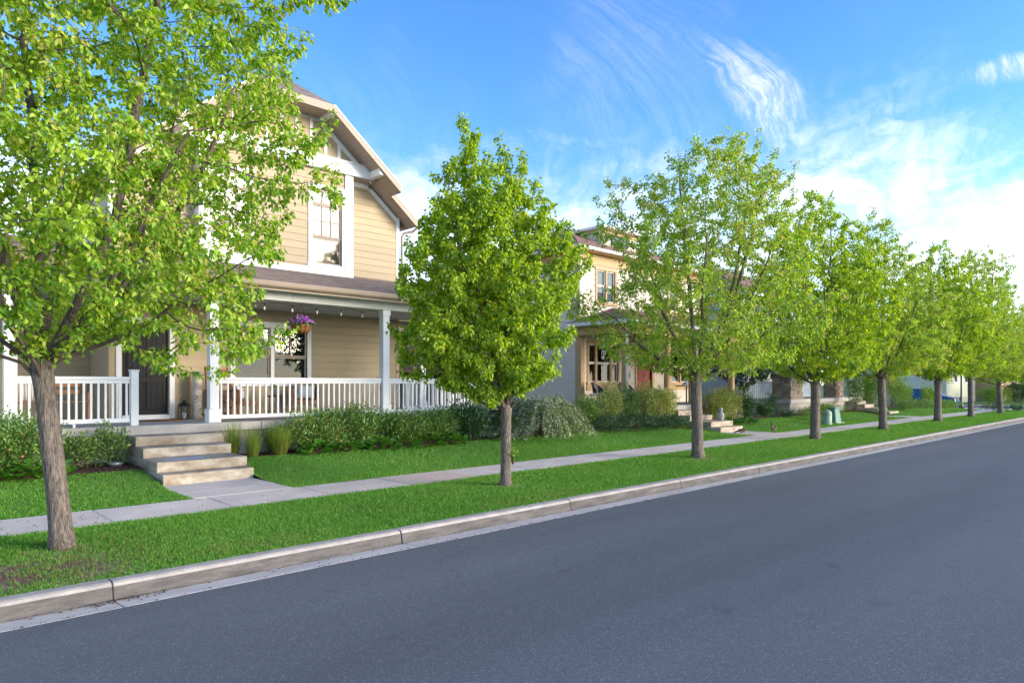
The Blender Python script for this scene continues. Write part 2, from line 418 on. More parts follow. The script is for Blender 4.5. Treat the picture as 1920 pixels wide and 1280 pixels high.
# lawns (sheets that rise towards the houses) and the grass on them
SOIL = mat('turf_soil', (.085, .215, .028), .95, .2, 1.2, .4, 60, col2=(.09, .17, .028), fine=.25)
def bare_patch():
    nt = SOIL.node_tree; N, L = nt.nodes, nt.links
    p = N['Principled BSDF']; src = p.inputs['Base Color'].links[0].from_socket; out = src
    g = N.new('ShaderNodeNewGeometry')
    n = N.new('ShaderNodeTexNoise'); n.inputs['Scale'].default_value = 3.0; n.inputs['Detail'].default_value = 5; L.new(g.outputs['Position'], n.inputs['Vector'])
    for c_, r_ in (((1.12, 7.5, .14), 1.1), ((1.5, 8.3, .14), .45), ((7.93, 8.4, .14), .28), ((13.9, 8.2, .14), .5)):
        d = N.new('ShaderNodeVectorMath'); d.operation = 'DISTANCE'; L.new(g.outputs['Position'], d.inputs[0]); d.inputs[1].default_value = c_
        a = N.new('ShaderNodeMath'); a.operation = 'MULTIPLY_ADD'; L.new(n.outputs['Fac'], a.inputs[0]); a.inputs[1].default_value = r_; L.new(d.outputs['Value'], a.inputs[2])
        r = N.new('ShaderNodeMapRange'); r.inputs[1].default_value = r_ * 1.5; r.inputs[2].default_value = r_ * 1.0; L.new(a.outputs[0], r.inputs[0])
        mx = N.new('ShaderNodeMix'); mx.data_type = 'RGBA'; L.new(r.outputs[0], mx.inputs[0]); L.new(out, mx.inputs[6]); mx.inputs[7].default_value = (.33, .225, .15, 1); out = mx.outputs[2]
    L.new(out, p.inputs['Base Color'])
bare_patch()
def sheet(name, x0, x1, y0, y1, f, m_, ny=14, dz=0.0, kind='structure'):
    b = MB()
    for k in range(ny + 1):
        y = y0 + (y1 - y0) * k / ny
        b.v += [(x0, y, f(y) + dz), (x1, y, f(y) + dz)]
    b.f = [(2 * k, 2 * k + 1, 2 * k + 3, 2 * k + 2) for k in range(ny)]
    o = b.build(name, m_); tag(o, kind=kind); return o
flat = lambda y: GZ - .012
WALK1 = (3.56, 5.16); WALK2 = (21.7, 23.35); WALK3 = (39.0, 40.5)
sheet('verge', -8, XEND, YKB + .003, YS0 - .003, flat, SOIL, 2)
lawn_rects = [(-8, WALK1[0]), (WALK1[1], WALK2[0]), (WALK2[1], WALK3[0]), (WALK3[1], XEND)]
for a, b_ in lawn_rects: sheet('lawn', a, b_, YS1 + .003, 13.30 if a < 0 else 13.75, gz, SOIL, 14, -.012)
MULCH = mat('bark_mulch', (.17, .085, .055), .95, .25, 14.0, .8, 60, col2=(.075, .042, .032), fine=.3)
for a, b_ in ((-8, 3.6), (5.2, 17.5), (17.5, 21.7), (23.35, 39.0), (40.5, XEND)): sheet('mulch_bed', a, b_, 13.302 if a < 0 else 13.752, 15.2, gz, MULCH, 6, -.008)
sheet('back_yard', -8, XEND, 15.203, 48, gz, SOIL, 4, -.03)
sheet('far_lawn', XEND + 9.5, 140, YKB, 60, lambda y: .12, SOIL, 2)
for (a, b_), yw in ((WALK1, 12.32), (WALK2, 12.02), (WALK3, 12.5)):
    w = MB().box(a, b_, YS1 + .006, yw, 0, GZ - .002).build('front_walk', CONCW, bevel=.008); tag(w, kind='structure')
# far pavement along the side street
w = MB().box(XEND + .2, XEND + 2.1, YS0, 40, 0, GZ).build('side_pavement', CONCW, bevel=.02); tag(w, kind='structure')
w = MB().box(XEND + 9.6, XEND + 11.2, YKB, 60, 0, GZ + .002).build('side_pavement', CONCW, bevel=.02); tag(w, kind='structure')

GRASS = leafmat('grass_blades', [(.062, .215, .022), (.090, .280, .024), (.125, .335, .030), (.21, .37, .055)], .30, .5, .03, .45)
rng = np.random.default_rng(5)
def grass(name, label, rects, dens, hgt, zf, m_=None, mask=None):
    P = []
    for x0, x1, y0, y1 in rects:
        xs = np.arange(x0, x1, 1.0)
        for xa in xs:
            xb = min(xa + 1.0, x1)
            ym = (y0 + y1) / 2
            d = max(4.5, ((xa + .5) ** 2 + ym ** 2) ** .5)
            if (xa * .692 + ym * .722) < 2 or xa < -2: continue
            n = int(dens * (xb - xa) * (y1 - y0) * min(1, (7.5 / d) ** 1.45))
            q = np.empty((n, 3)); q[:, 0] = rng.uniform(xa, xb, n); q[:, 1] = rng.uniform(y0, y1, n)
            q[:, 2] = d
            P.append(q)
    P = np.concatenate(P)
    if mask is not None: P = P[rng.uniform(size=len(P)) < mask(P[:, 0], P[:, 1])]
    # thin, dry patch at the foot of the first tree
    bare = np.exp(-(((P[:, 0] - 1.12) / .75) ** 4 + ((P[:, 1] - 7.5) / .55) ** 4)) * (.68 + .32 * np.sin(P[:, 0] * 9 + np.sin(P[:, 1] * 11))) + .8 * np.exp(-(((P[:, 0] - 1.5) / .3) ** 2 + ((P[:, 1] - 8.4) / .3) ** 2))
    bare += .6 * np.exp(-(((P[:, 0] - 13.9) / .5) ** 2 + ((P[:, 1] - 8.1) / .35) ** 2)) + .7 * np.exp(-(((P[:, 0] - 7.93) / .22) ** 2 + ((P[:, 1] - 8.4) / .22) ** 2))
    P = P[rng.uniform(size=len(P)) > bare * .97]
    n = len(P)
    sc = np.maximum(1.0, (P[:, 2] / 7.5)) ** .75
    tone = np.sin(P[:, 0] * 1.7 + 2 * np.sin(P[:, 1] * 1.3)) * .5 + np.sin(P[:, 0] * .63 + P[:, 1] * 2.1 + 1.0) * .5
    h = hgt * rng.uniform(.5, 1.2, n) * (1 + .16 * tone); w = .0023 * sc * rng.uniform(.8, 1.3, n)
    a = rng.uniform(0, 2 * np.pi, n); lean = rng.uniform(.1, .75, n) * h
    la = rng.uniform(0, 2 * np.pi, n)
    z = np.array([zf(t) for t in P[:, 1]]) - .014
    dx, dy = np.cos(a) * w, np.sin(a) * w
    lx, ly = np.cos(la) * lean, np.sin(la) * lean
    V = np.empty((n, 5, 3))
    V[:, 0] = np.stack([P[:, 0] - dx, P[:, 1] - dy, z], 1); V[:, 1] = np.stack([P[:, 0] + dx, P[:, 1] + dy, z], 1)
    V[:, 2] = np.stack([P[:, 0] + dx * .8 + lx * .35, P[:, 1] + dy * .8 + ly * .35, z + h * .6], 1)
    V[:, 3] = np.stack([P[:, 0] + lx, P[:, 1] + ly, z + h], 1)
    V[:, 4] = np.stack([P[:, 0] - dx * .8 + lx * .35, P[:, 1] - dy * .8 + ly * .35, z + h * .6], 1)
    F = np.arange(n)[:, None] * 5 + np.array([[0, 1, 2, 3, 4]])
    o = mesh_np(name, V.reshape(-1, 3), F, m_ or GRASS)
    return tag(o, label, 'grass', kind='stuff')
grass('verge_grass', 'short green turf of the verge between kerb and pavement', [(-2, XEND, YKB - .03, YS0 + .03)], 6600, .035, lambda y: GZ)
grass('lawn_grass', 'mown green turf of the front lawns behind the pavement', [(max(a, -2) if a < 0 else a, b_, YS1 - .02, 13.32 if a < 0 else 13.7) for a, b_ in lawn_rects], 4800, .036, gz)
STRAW = leafmat('straw_blades', [(.18, .17, .05), (.28, .24, .08), (.34, .27, .12)], .25, .6, .02, 1.0)
def patches(x, y):
    q = np.sin(x * 1.13 + 1.7 * np.sin(y * .9)) + np.sin(x * .47 - y * 1.9 + 2.0) + np.sin(x * 2.9 + y * 2.3)
    near = np.exp(-((x - 1.6) ** 2 + (y - 8.0) ** 2) / .6) + np.exp(-((x - 7.4) ** 2 / 1.2 + (y - 7.1) ** 2 / .06)) + np.exp(-((x - 3.1) ** 2 / .5 + (y - 7.2) ** 2 / .05)) + np.exp(-((x - 14.3) ** 2 / .8 + (y - 8.0) ** 2 / .2))
    return np.clip((q - 1.5) * .25, 0, .3) + near * .5 + .01
grass('dry_grass', 'straw-coloured dry blades thinly mixed into the verge', [(-2, 30, YKB, YS0)], 3200, .038, lambda y: GZ, STRAW, patches)
def scatter_bits(name, label, pts, size, m_, zf):
    pts = np.asarray(pts); n = len(pts)
    a = rng.uniform(0, 2 * np.pi, n); L_ = size * rng.uniform(.5, 1.5, n); Wd = L_ * rng.uniform(.25, .6, n)
    ux, uy = np.cos(a), np.sin(a)
    t1, t2 = rng.uniform(-.25, .25, n), rng.uniform(-.2, .2, n)
    z = np.array([zf(p[1]) for p in pts]) + .004 + .3 * Wd * abs(t2)
    V = np.empty((n, 4, 3))
    for k, (s, t) in enumerate(((-1, 0), (0, -1), (1, 0), (0, 1))):
        V[:, k, 0] = pts[:, 0] + s * ux * L_ - t * uy * Wd
        V[:, k, 1] = pts[:, 1] + s * uy * L_ + t * ux * Wd
        V[:, k, 2] = z + L_ * (s * t1) * .3 + (.006 if k in (1, 3) else 0) + abs(t1) * L_ * .3
    o = mesh_np(name, V.reshape(-1, 3), np.arange(n)[:, None] * 4 + np.array([[0, 1, 2, 3]]), m_)
    return tag(o, label, kind='stuff', cat='debris')
CHIP = leafmat('bark_chip', [(.07, .035, .025), (.16, .08, .05), (.26, .15, .10)], 0, .7, .02)
pts = []
for a, b_ in ((-1, 3.6), (5.2, 17.0), (17.5, 21.7)):
    n = int((b_ - a) * (620 if a < 0 else 260)); pts.append(np.stack([rng.uniform(a, b_, n), rng.uniform(13.3 if a < 0 else 13.74, 14.6, n)], 1))
scatter_bits('bark_chips', 'brown bark chips covering the planting beds', np.concatenate(pts), .026, CHIP, gz)
DRY = leafmat('dry_petal', [(.05, .028, .022), (.12, .05, .035), (.20, .09, .04)], .1, .7, .02)
pts = [np.stack([rng.uniform(-.5, 12, 220), rng.uniform(YS0, YS1, 220)], 1), np.stack([rng.uniform(0, 2.2, 90), rng.uniform(YS0, YS1, 90)], 1)]
scatter_bits('fallen_petals', 'small dark fallen petals on the pavement slabs', np.concatenate(pts), .013, DRY, lambda y: GZ)
c = [np.stack([rng.normal(1.6, .22, 90), YK - .07 - abs(rng.normal(0, .05, 90))], 1), np.stack([rng.uniform(-.5, 9, 160), YK - .05 - abs(rng.normal(0, .05, 160))], 1), np.stack([rng.uniform(-.5, 14, 240), YG + rng.normal(0, .012, 240)], 1)]
scatter_bits('gutter_litter', 'dry brown leaf litter lying along the gutter', np.concatenate(c), .015, DRY, lambda y: .022 if y < YG + .05 else .006)
c = [np.stack([rng.normal(1.12, .36, 1500), rng.normal(7.5, .28, 1500)], 1)]
c[0] = c[0][(c[0][:, 1] > YKB) & (c[0][:, 1] < 9.3)]
scatter_bits('dry_thatch', 'dry reddish thatch in the bare patch under the first tree', c[0], .022, leafmat('thatch', [(.24, .13, .09), (.36, .24, .13), (.26, .12, .16)], .1, .7, .02), lambda y: GZ - .01)
# ------------------------------------------------------------------ trees
BARK = mat('pear_bark', (.26, .215, .18), .95, .3, 20.0, 1.0, 40, col2=(.085, .07, .062), stretch=(2.2, 2.2, .32), fine=.25, obj=True)
for n_ in BARK.node_tree.nodes:
    if n_.type == 'BUMP': n_.inputs['Distance'].default_value = .035
TWIG = mat('pear_twig', (.16, .125, .10), .9, .25, 10.0, .4, 40, col2=(.08, .06, .05), obj=True)
def leaf_mesh(name, base, axis, nrm, ln, wd, m_, parent, fold=.28, curl=.18, singles=0):
    """one folded six-point leaf per row; all numpy (n,3)"""
    ax = axis / np.linalg.norm(axis, axis=1, keepdims=True)
    s = np.cross(ax, nrm); s /= np.maximum(np.linalg.norm(s, axis=1, keepdims=True), 1e-6)
    u = np.cross(s, ax)
    n = len(base); ln = ln[:, None]; wd = wd[:, None]
    V = np.empty((n, 6, 3))
    V[:, 0] = base
    V[:, 1] = base + ax * ln * .30 + s * wd * .50 + u * wd * fold
    V[:, 2] = base + ax * ln * .66 + s * wd * .36 + u * (wd * fold * .7 - ln * curl * .3)
    V[:, 3] = base + ax * ln - u * ln * curl
    V[:, 4] = base + ax * ln * .66 - s * wd * .36 + u * (wd * fold * .7 - ln * curl * .3)
    V[:, 5] = base + ax * ln * .30 - s * wd * .50 + u * wd * fold
    fq = np.array([[0, 1, 2, 3], [0, 3, 4, 5]])
    if singles:                                            # the leaves that show largest become objects of their own
        order = np.argsort(np.linalg.norm(base - np.array([0, 0, CAM_H]), axis=1))
        for k in order[:singles]: mesh_np('leaf', V[k], fq, m_, parent)
        V = V[order[singles:]]; n = len(V)
    F = (np.arange(n)[:, None, None] * 6 + fq[None]).reshape(-1, 4)
    return tag(mesh_np(name, V.reshape(-1, 3), F, m_, parent), kind='stuff')
def unit(v): return v / np.maximum(np.linalg.norm(v, axis=-1, keepdims=True), 1e-9)
def skeleton(rg, start, attr, step, infl, kill, iters, bias=(0, 0, .22)):
    """space colonisation from the given start nodes; returns positions and parents"""
    P = [np.array(p, float) for p, _ in start]; par = [q for _, q in start]
    A = attr.copy(); near = np.zeros(len(A), int); nd = np.full(len(A), 1e9)
    def upd(i0):
        nonlocal near, nd
        new = np.array(P[i0:])
        for j0 in range(0, len(new), 200):
            D = np.linalg.norm(A[:, None] - new[None, j0:j0 + 200], axis=2)
            k = D.argmin(1); d = D[np.arange(len(A)), k]
            better = d < nd
            nd = np.where(better, d, nd); near = np.where(better, k + i0 + j0, near)
    upd(0)
    seen = set()
    for it in range(iters):
        act = nd < infl
        if not act.any(): infl *= 1.4; continue
        idx = near[act]; dirs = unit(A[act] - np.array(P)[idx])
        acc = np.zeros((len(P), 3)); np.add.at(acc, idx, dirs)
        used = np.unique(idx); i0 = len(P)
        for j in used:
            d = acc[j]; l = np.linalg.norm(d)
            d = d / (l + 1e-6) + np.array(bias) + rg.normal(0, .12, 3); d /= np.linalg.norm(d)
            q = P[j] + d * step; key = (j, tuple(np.round(q / (step * .5)).astype(int)))
            if key in seen: continue
            seen.add(key); P.append(q); par.append(j)
        if len(P) == i0: break
        upd(i0)
        keep = nd > kill
        A, near, nd = A[keep], near[keep], nd[keep]
        if len(A) == 0: break
    return np.array(P), np.array(par)
def tubes(P, par, rad, keep, mb):
    kids = [[] for _ in P]
    for i, p in enumerate(par):
        if p >= 0: kids[p].append(i)
    stack = [(0, -1)]
    while stack:
        i, fr = stack.pop()
        ch = [fr] if fr >= 0 else []
        cur = i
        while True:
            ch.append(cur)
            ks = [k for k in kids[cur]]
            if not ks: break
            ks.sort(key=lambda k: -rad[k])
            for k in ks[1:]: stack.append((k, cur))
            cur = ks[0]
        rr = [rad[c] for c in ch]
        if fr >= 0: rr[0] = min(rad[fr], rr[1] * 1.25)
        seg = [(c, r) for c, r in zip(ch, rr)]
        sel = [s for s in seg if keep(s[1])]
        if len(sel) < 2: continue
        rm = max(r for _, r in sel)
        mb.tube([P[c] for c, _ in sel], [r for _, r in sel], 14 if rm > .06 else 7 if rm > .02 else 4 if rm > .008 else 3, cap=rm > .02)
def prof_r(prof, z):
    return np.interp(z, [p[0] for p in prof], [p[1] for p in prof], left=0, right=0)
def make_tree(name, label, loc, seed, fork, tr, lean, prof, off, limbs, nattr, nleaf, leafL, lmat, group='pear trees along the verge', top=None, step=.17, cluster=5, extra=(), kill=.24, singles=0):
    """prof: (height, radius) of the crown; off(z): crown axis; limbs: (azimuth deg, end height, end radius share)"""
    rg = np.random.default_rng(seed)
    t = thing(name, label, 'tree', loc, group)
    start = []; nz = 9
    for k in range(nz):                                     # trunk
        f = k / (nz - 1)
        start.append(((lean[0] * f ** 1.2, lean[1] * f ** 1.2, -.08 + (fork + .08) * f), k - 1))
    base_n = len(start)
    z0, z1 = prof[0][0], prof[-1][0]
    for az, ez, share, s0 in limbs:
        a = math.radians(az); zs = fork * s0
        p0 = np.array([lean[0] * (s0 ** 1.2), lean[1] * (s0 ** 1.2), zs])
        o_ = off(ez); r = prof_r(prof, ez) * share
        p1 = np.array([o_[0] + math.sin(a) * r, o_[1] + math.cos(a) * r, ez])
        ctrl = p0 + np.array([(p1[0] - p0[0]) * .62, (p1[1] - p0[1]) * .62, (p1[2] - p0[2]) * .30])
        L_ = np.linalg.norm(p1 - p0); m_ = max(4, int(L_ / step)); par_i = base_n - 1 if s0 >= 1 else max(1, int(s0 * (nz - 1)))
        wob = rg.normal(0, .03, (m_, 3)).cumsum(0) * .6
        for k in range(1, m_):
            f = k / (m_ - 1)
            q = (1 - f) ** 2 * p0 + 2 * f * (1 - f) * ctrl + f * f * p1 + wob[k] * f
            start.append((tuple(q), par_i)); par_i = len(start) - 1
    A = []
    lob = rg.uniform(0, 6.28, 6)
    while len(A) < nattr:
        z = rg.uniform(z0, z1, 4000); a = rg.uniform(0, 2 * np.pi, 4000)
        rmax = prof_r(prof, z) * (1 + .16 * np.sin(3 * a + lob[0] + z * 1.1) + .12 * np.sin(5 * a + lob[1] - z * 1.7) + .08 * np.sin(8 * a + lob[2] + 3 * z))
        u = rg.uniform(size=4000); r = rmax * np.sqrt(u)
        ok = rg.uniform(size=4000) < (rmax / max(p[1] for p in prof)) ** 1.4 * (.35 + .65 * (r / np.maximum(rmax, 1e-3)))
        zz = z[ok]; O = np.array([off(q) for q in zz])
        A += list(np.stack([O[:, 0] + np.sin(a[ok]) * r[ok], O[:, 1] + np.cos(a[ok]) * r[ok], zz], 1))
    A = np.array(A[:nattr])
    if len(extra): A = np.concatenate([A] + [np.array(c_) + rg.normal(0, s_, (n_, 3)) for c_, s_, n_ in extra])
    P, par = skeleton(rg, start, A, step, 1.6, kill, 130)
    has = np.zeros(len(P), bool); has[par[par >= 0]] = True      # long upswept shoots from every tip
    X_, Q_ = list(P), list(par)
    for i in np.where(~has)[0]:
        if i < base_n: continue
        d = unit(P[i] - P[par[i]]); j = i
        d = unit(d * .55 + np.array([0, 0, .75]) + rg.normal(0, .28, 3))
        for _ in range(rg.integers(1, 4)):
            X_.append(X_[j] + d * step * .8); Q_.append(j); j = len(X_) - 1
            d = unit(d + np.array([0, 0, .12]) + rg.normal(0, .12, 3))
    P, par = np.array(X_), np.array(Q_)
    nch = np.zeros(len(P), int)
    for p in par:
        if p >= 0: nch[p] += 1
    tips = np.zeros(len(P))
    for i in range(len(P) - 1, -1, -1):
        if nch[i] == 0: tips[i] += 1
        if par[i] >= 0: tips[par[i]] += tips[i]
    rt = .0035
    ex = math.log(tr / rt) / math.log(max(tips[base_n - 1], 2))
    rad = rt * np.maximum(tips, 1) ** ex
    for k in range(base_n):
        f = k / (base_n - 1); rad[k] = tr * (1.0 - .10 * f) * (1 + .38 * max(0, 1 - f * 4.2) ** 2) * (1 + (.16 if f > .93 else 0))
    W_ = P + np.array(loc)
    b = MB(); tubes(W_, par, rad, lambda r: r > .03, b)
    b.build('trunk', BARK, t, smooth=True)
    b = MB(); tubes(W_, par, rad, lambda r: r <= .032, b)
    b.build('branches', TWIG, t, smooth=True)
    # leaves in spurs along the thin twigs
    cand = np.where(rad < .0115)[0]; cand = cand[cand >= base_n]
    nc = nleaf // cluster
    wgt = 1.0 / (rad[cand] / rt) ** .8; wgt /= wgt.sum()
    ci = rg.choice(cand, nc, p=wgt); f = rg.uniform(0, 1, (nc, 1))
    cp = W_[ci] * (1 - f) + W_[par[ci]] * f
    bd = unit(W_[ci] - W_[par[ci]])
    cp = np.repeat(cp, cluster, 0); bd = np.repeat(bd, cluster, 0); n = len(cp)
    rd = unit(rg.normal(0, 1, (n, 3)))
    pet = unit(rd + bd * .5) * rg.uniform(.012, .10, (n, 1))
    base = cp + pet
    ax = unit(pet) * .8 + np.array([0, 0, -.75]) + rg.normal(0, .35, (n, 3))
    nr = rg.normal(0, .6, (n, 3)) + np.array([0, 0, .55])
    ln = leafL * rg.uniform(.6, 1.2, n); wd = ln * rg.uniform(.6, .78, n)
    leaf_mesh('crown', base, ax, nr, ln, wd, lmat, t, singles=singles)
    return t
PEAR = leafmat('pear_leaf', [(0.131, 0.292, 0.024), (0.213, 0.415, 0.028), (0.323, 0.518, 0.039), (0.454, 0.622, 0.065), (0.481, 0.454, 0.091)], .5, .5, .035, .7)
PEAR2 = leafmat('pear_leaf_dense', [(0.151, 0.298, 0.023), (0.244, 0.422, 0.027), (0.382, 0.546, 0.037), (0.54, 0.64, 0.056)], .5, .5, .035, .7)
PEAR3 = leafmat('pear_leaf_pale', [(0.151, 0.311, 0.033), (0.241, 0.434, 0.039), (0.357, 0.538, 0.054), (0.481, 0.622, 0.084), (0.467, 0.402, 0.13)], .5, .5, .035, .7)

make_tree('pear_tree', 'nearest street tree at the left edge, leaning rough trunk forking low', (1.50, 8.46, GZ), 11, 1.95, .106, (-.17, .12),
          [(2.0, .3), (2.3, 1.3), (2.75, 1.8), (3.4, 2.1), (4.4, 2.15), (5.4, 2.1), (6.4, 1.95), (7.4, 1.4), (8.2, .6), (8.6, .1)],
          lambda z: (-.20 + .18 * min(max((z - 2) / 3, 0), 1), .12 - .14 * min(max((z - 2) / 3, 0), 1)),
          [(125, 2.75, .85, 1.0), (150, 4.2, .7, 1.0), (100, 5.0, .75, 1.0), (60, 4.6, .7, .97), (10, 4.4, .7, 1.0), (-60, 4.0, .75, .97), (-110, 4.8, .7, 1.0), (-150, 3.2, .75, .95), (135, 6.4, .7, 1.0), (0, 6.6, .5, 1.0), (-95, 6.3, .5, 1.0), (45, 3.0, .7, .96), (-90, 2.8, .8, .97)],
          2700, 80000, .062, PEAR, step=.15, kill=.18, singles=300, extra=[((1.78, -1.70, 3.75), .2, 30), ((1.70, -1.65, 4.3), .16, 24), ((1.35, -1.30, 2.2), .2, 26), ((.75, -.7, 2.25), .24, 26), ((1.05, -.75, 2.35), .24, 26), ((.35, -.5, 2.3), .2, 16), ((1.62, -1.58, 5.9), .25, 34), ((1.5, -1.45, 3.1), .2, 16)])
make_tree('pear_tree', 'dense oval street tree with twin leader tops before the white porch', (7.93, 8.43, GZ), 23, 1.30, .094, (.02, 0),
          [(1.42, .35), (1.75, 1.05), (2.3, 1.35), (3.2, 1.36), (4.0, 1.22), (4.7, .98), (5.2, .65), (5.5, .3)],
          lambda z: (-.24, .23),
          [(135, 3.2, .6, 1.0), (-45, 3.4, .62, 1.0), (-45, 5.2, .8, 1.0), (130, 5.0, .6, 1.0), (60, 3.6, .6, .97), (180, 3.7, .6, 1.0), (-100, 4.2, .6, .97), (20, 4.6, .6, 1.0), (-60, 2.2, .8, .95), (130, 2.3, .75, .97)],
          1700, 58000, .070, PEAR2, step=.13, kill=.17, extra=[((-.56, .48, 5.5), .18, 40), ((-.52, .46, 5.98), .11, 22), ((.02, -.06, 5.3), .16, 34), ((.02, -.06, 5.65), .10, 16)])
t3 = make_tree('pear_tree', 'wide open-crowned street tree before the cream house with round columns', (14.14, 8.41, GZ), 37, 1.95, .135, (-.05, .03),
          [(1.75, .4), (2.1, 1.9), (2.7, 2.4), (3.6, 2.4), (4.6, 2.25), (5.6, 2.0), (6.5, 1.65), (7.1, 1.15), (7.5, .5)],
          lambda z: (.05 + .05 * z, -.03 * z),
          [(130, 3.4, .75, 1.0), (-50, 3.0, .8, .96), (-60, 5.0, .75, 1.0), (110, 6.6, .8, 1.0), (60, 5.0, .7, 1.0), (180, 4.8, .7, 1.0), (-120, 4.4, .7, .97), (10, 4.2, .7, 1.0), (-40, 7.0, .5, 1.0), (150, 6.4, .7, 1.0), (120, 2.5, .8, .98)],
          2000, 52000, .068, PEAR3, step=.15, kill=.19, extra=[((-1.45, 1.45, 5.3), .35, 40), ((-1.1, 1.1, 6.0), .3, 30), ((-1.9, 1.8, 3.6), .3, 30)])
t4 = make_tree('pear_tree', 'fourth street tree, full pointed crown beside the green utility boxes', (21.6, 8.70, GZ), 53, 1.75, .15, (.03, 0),
          [(1.8, .5), (2.1, 1.7), (2.7, 2.2), (3.7, 2.25), (4.8, 2.0), (5.8, 1.55), (6.7, 1.0), (7.4, .5), (7.8, .2)],
          lambda z: (.05, 0),
          [(130, 3.0, .75, 1.0), (-50, 3.2, .75, .97), (-60, 5.5, .7, 1.0), (110, 5.6, .7, 1.0), (60, 4.5, .7, 1.0), (180, 4.6, .7, 1.0), (-120, 4.4, .7, 1.0), (10, 4.8, .7, 1.0), (-40, 7.2, .5, 1.0), (140, 7.0, .5, 1.0), (140, 2.4, .7, .98)],
          1800, 52000, .077, PEAR2, step=.16, kill=.2)
t5 = make_tree('pear_tree', 'fifth street tree, standing before the stone porch steps', (28.07, 8.74, GZ), 67, 1.85, .15, (-.08, .05),
          [(1.8, .5), (2.2, 1.8), (2.8, 2.3), (3.7, 2.2), (4.8, 2.0), (5.8, 1.65), (6.9, 1.1), (7.8, .5), (8.3, .2)],
          lambda z: (.05 - .04 * z, .03 * z),
          [(110, 3.2, .75, 1.0), (-70, 2.8, .8, .97), (-30, 5.9, .7, 1.0), (140, 5.0, .7, 1.0), (40, 4.0, .7, 1.0), (190, 4.9, .7, 1.0), (-130, 4.0, .7, 1.0), (0, 5.4, .7, 1.0), (-90, 7.6, .5, 1.0), (100, 7.2, .6, 1.0)],
          1700, 47000, .077, PEAR3, step=.17, kill=.21)
for src, loc, rz, sc_, lab in ((t4, (35.87, 8.85, GZ), 3.6, (1.05, 1.05, 1.06), 'sixth street tree, its trunk in front of the blue car'),
                               (t3, (41.79, 8.80, GZ), 4.4, (1.0, 1.0, 1.15), 'seventh street tree, slim trunk beside the dark lamp post'),
                               (t5, (48.39, 8.71, GZ), 5.4, (.9, .9, .92), 'eighth street tree, last before the side street, low hedge at its foot')):
    c = copy_tree(src, loc, rz, sc_); tag(c, lab, 'tree', 'pear trees along the verge')

# ------------------------------------------------------------------ shrubs
STEM = mat('shrub_stem', (.12, .085, .06), .9, .2, 8.0)
def shrub(name, label, loc, rx, ry, h, n, L_, lm, seed, wr=.55, group=None, upright=.3, flower=None, nfl=0, flL=.02, cat='shrub', arch=0.0, clus=9, low=.05, lumps=None):
    """mound of leaf sprays on arching stems"""
    rg = np.random.default_rng(seed)
    t = thing(name, label, cat, loc, group)
    ns = max(8, n // 220)
    l = np.array(loc)
    nl = lumps or max(4, int(3 + rx * ry * 4))
    ca = rg.uniform(0, 2 * np.pi, nl); cr_ = np.sqrt(rg.uniform(0, 1, nl)) * .62
    LC = np.stack([np.cos(ca) * cr_ * rx, np.sin(ca) * cr_ * ry, h * rg.uniform(.42, .66, nl) * (1 - .35 * cr_)], 1)
    LR = np.stack([rx * rg.uniform(.40, .58, nl), ry * rg.uniform(.40, .58, nl), h * rg.uniform(.30, .42, nl)], 1)
    nc = n // clus
    k = rg.integers(0, nl, nc)
    d = unit(rg.normal(0, 1, (nc, 3)))
    r = rg.uniform(.35, 1.0, (nc, 1)) ** .5
    C = LC[k] + d * r * LR[k] * rg.uniform(.85, 1.12, (nc, 1))
    sp_ = rg.uniform(size=nc) < .16
    C[sp_] = LC[k[sp_]] + unit(d[sp_] * np.array([.7, .7, .5]) + np.array([0, 0, .55])) * LR[k[sp_]] * rg.uniform(1.0, 1.5, (sp_.sum(), 1))
    C[:, 2] = np.clip(C[:, 2], low * h, None)
    out = unit(C - np.array([0, 0, h * .25]))
    b = MB()
    for j in rg.choice(nc, min(ns, nc), replace=False):
        e = C[j] + l; s = l + np.array([C[j][0] * .25, C[j][1] * .25, -.03])
        mid = (s + e) / 2 + np.array([0, 0, .12 * h])
        b.tube([s, mid, e], [.008, .005, .002], 4, cap=False)
    b.build('stems', STEM, t)
    C = np.repeat(C, clus, 0); out = np.repeat(out, clus, 0); m_ = len(C)
    base = C + rg.normal(0, L_ * .95, (m_, 3)) + l
    ax = out + np.array([0, 0, upright - arch]) + rg.normal(0, .55, (m_, 3))
    nr = rg.normal(0, .5, (m_, 3)) + np.array([0, 0, .8]) + out * .4
    ln = L_ * rg.uniform(.6, 1.25, m_)
    base[:, 2] = np.maximum(base[:, 2], l[2] + .012)
    leaf_mesh('foliage', base, ax, nr, ln, ln * wr * rg.uniform(.8, 1.2, m_), lm, t)
    if flower is not None:
        k = rg.integers(0, nl, nfl); d = unit(rg.normal(0, 1, (nfl, 3)) + np.array([0, -.3, .5]))
        F = LC[k] + d * LR[k] * rg.uniform(1.0, 1.15, (nfl, 1)) + l
        petals(t, F, d, flL, flower, rg)
    return t
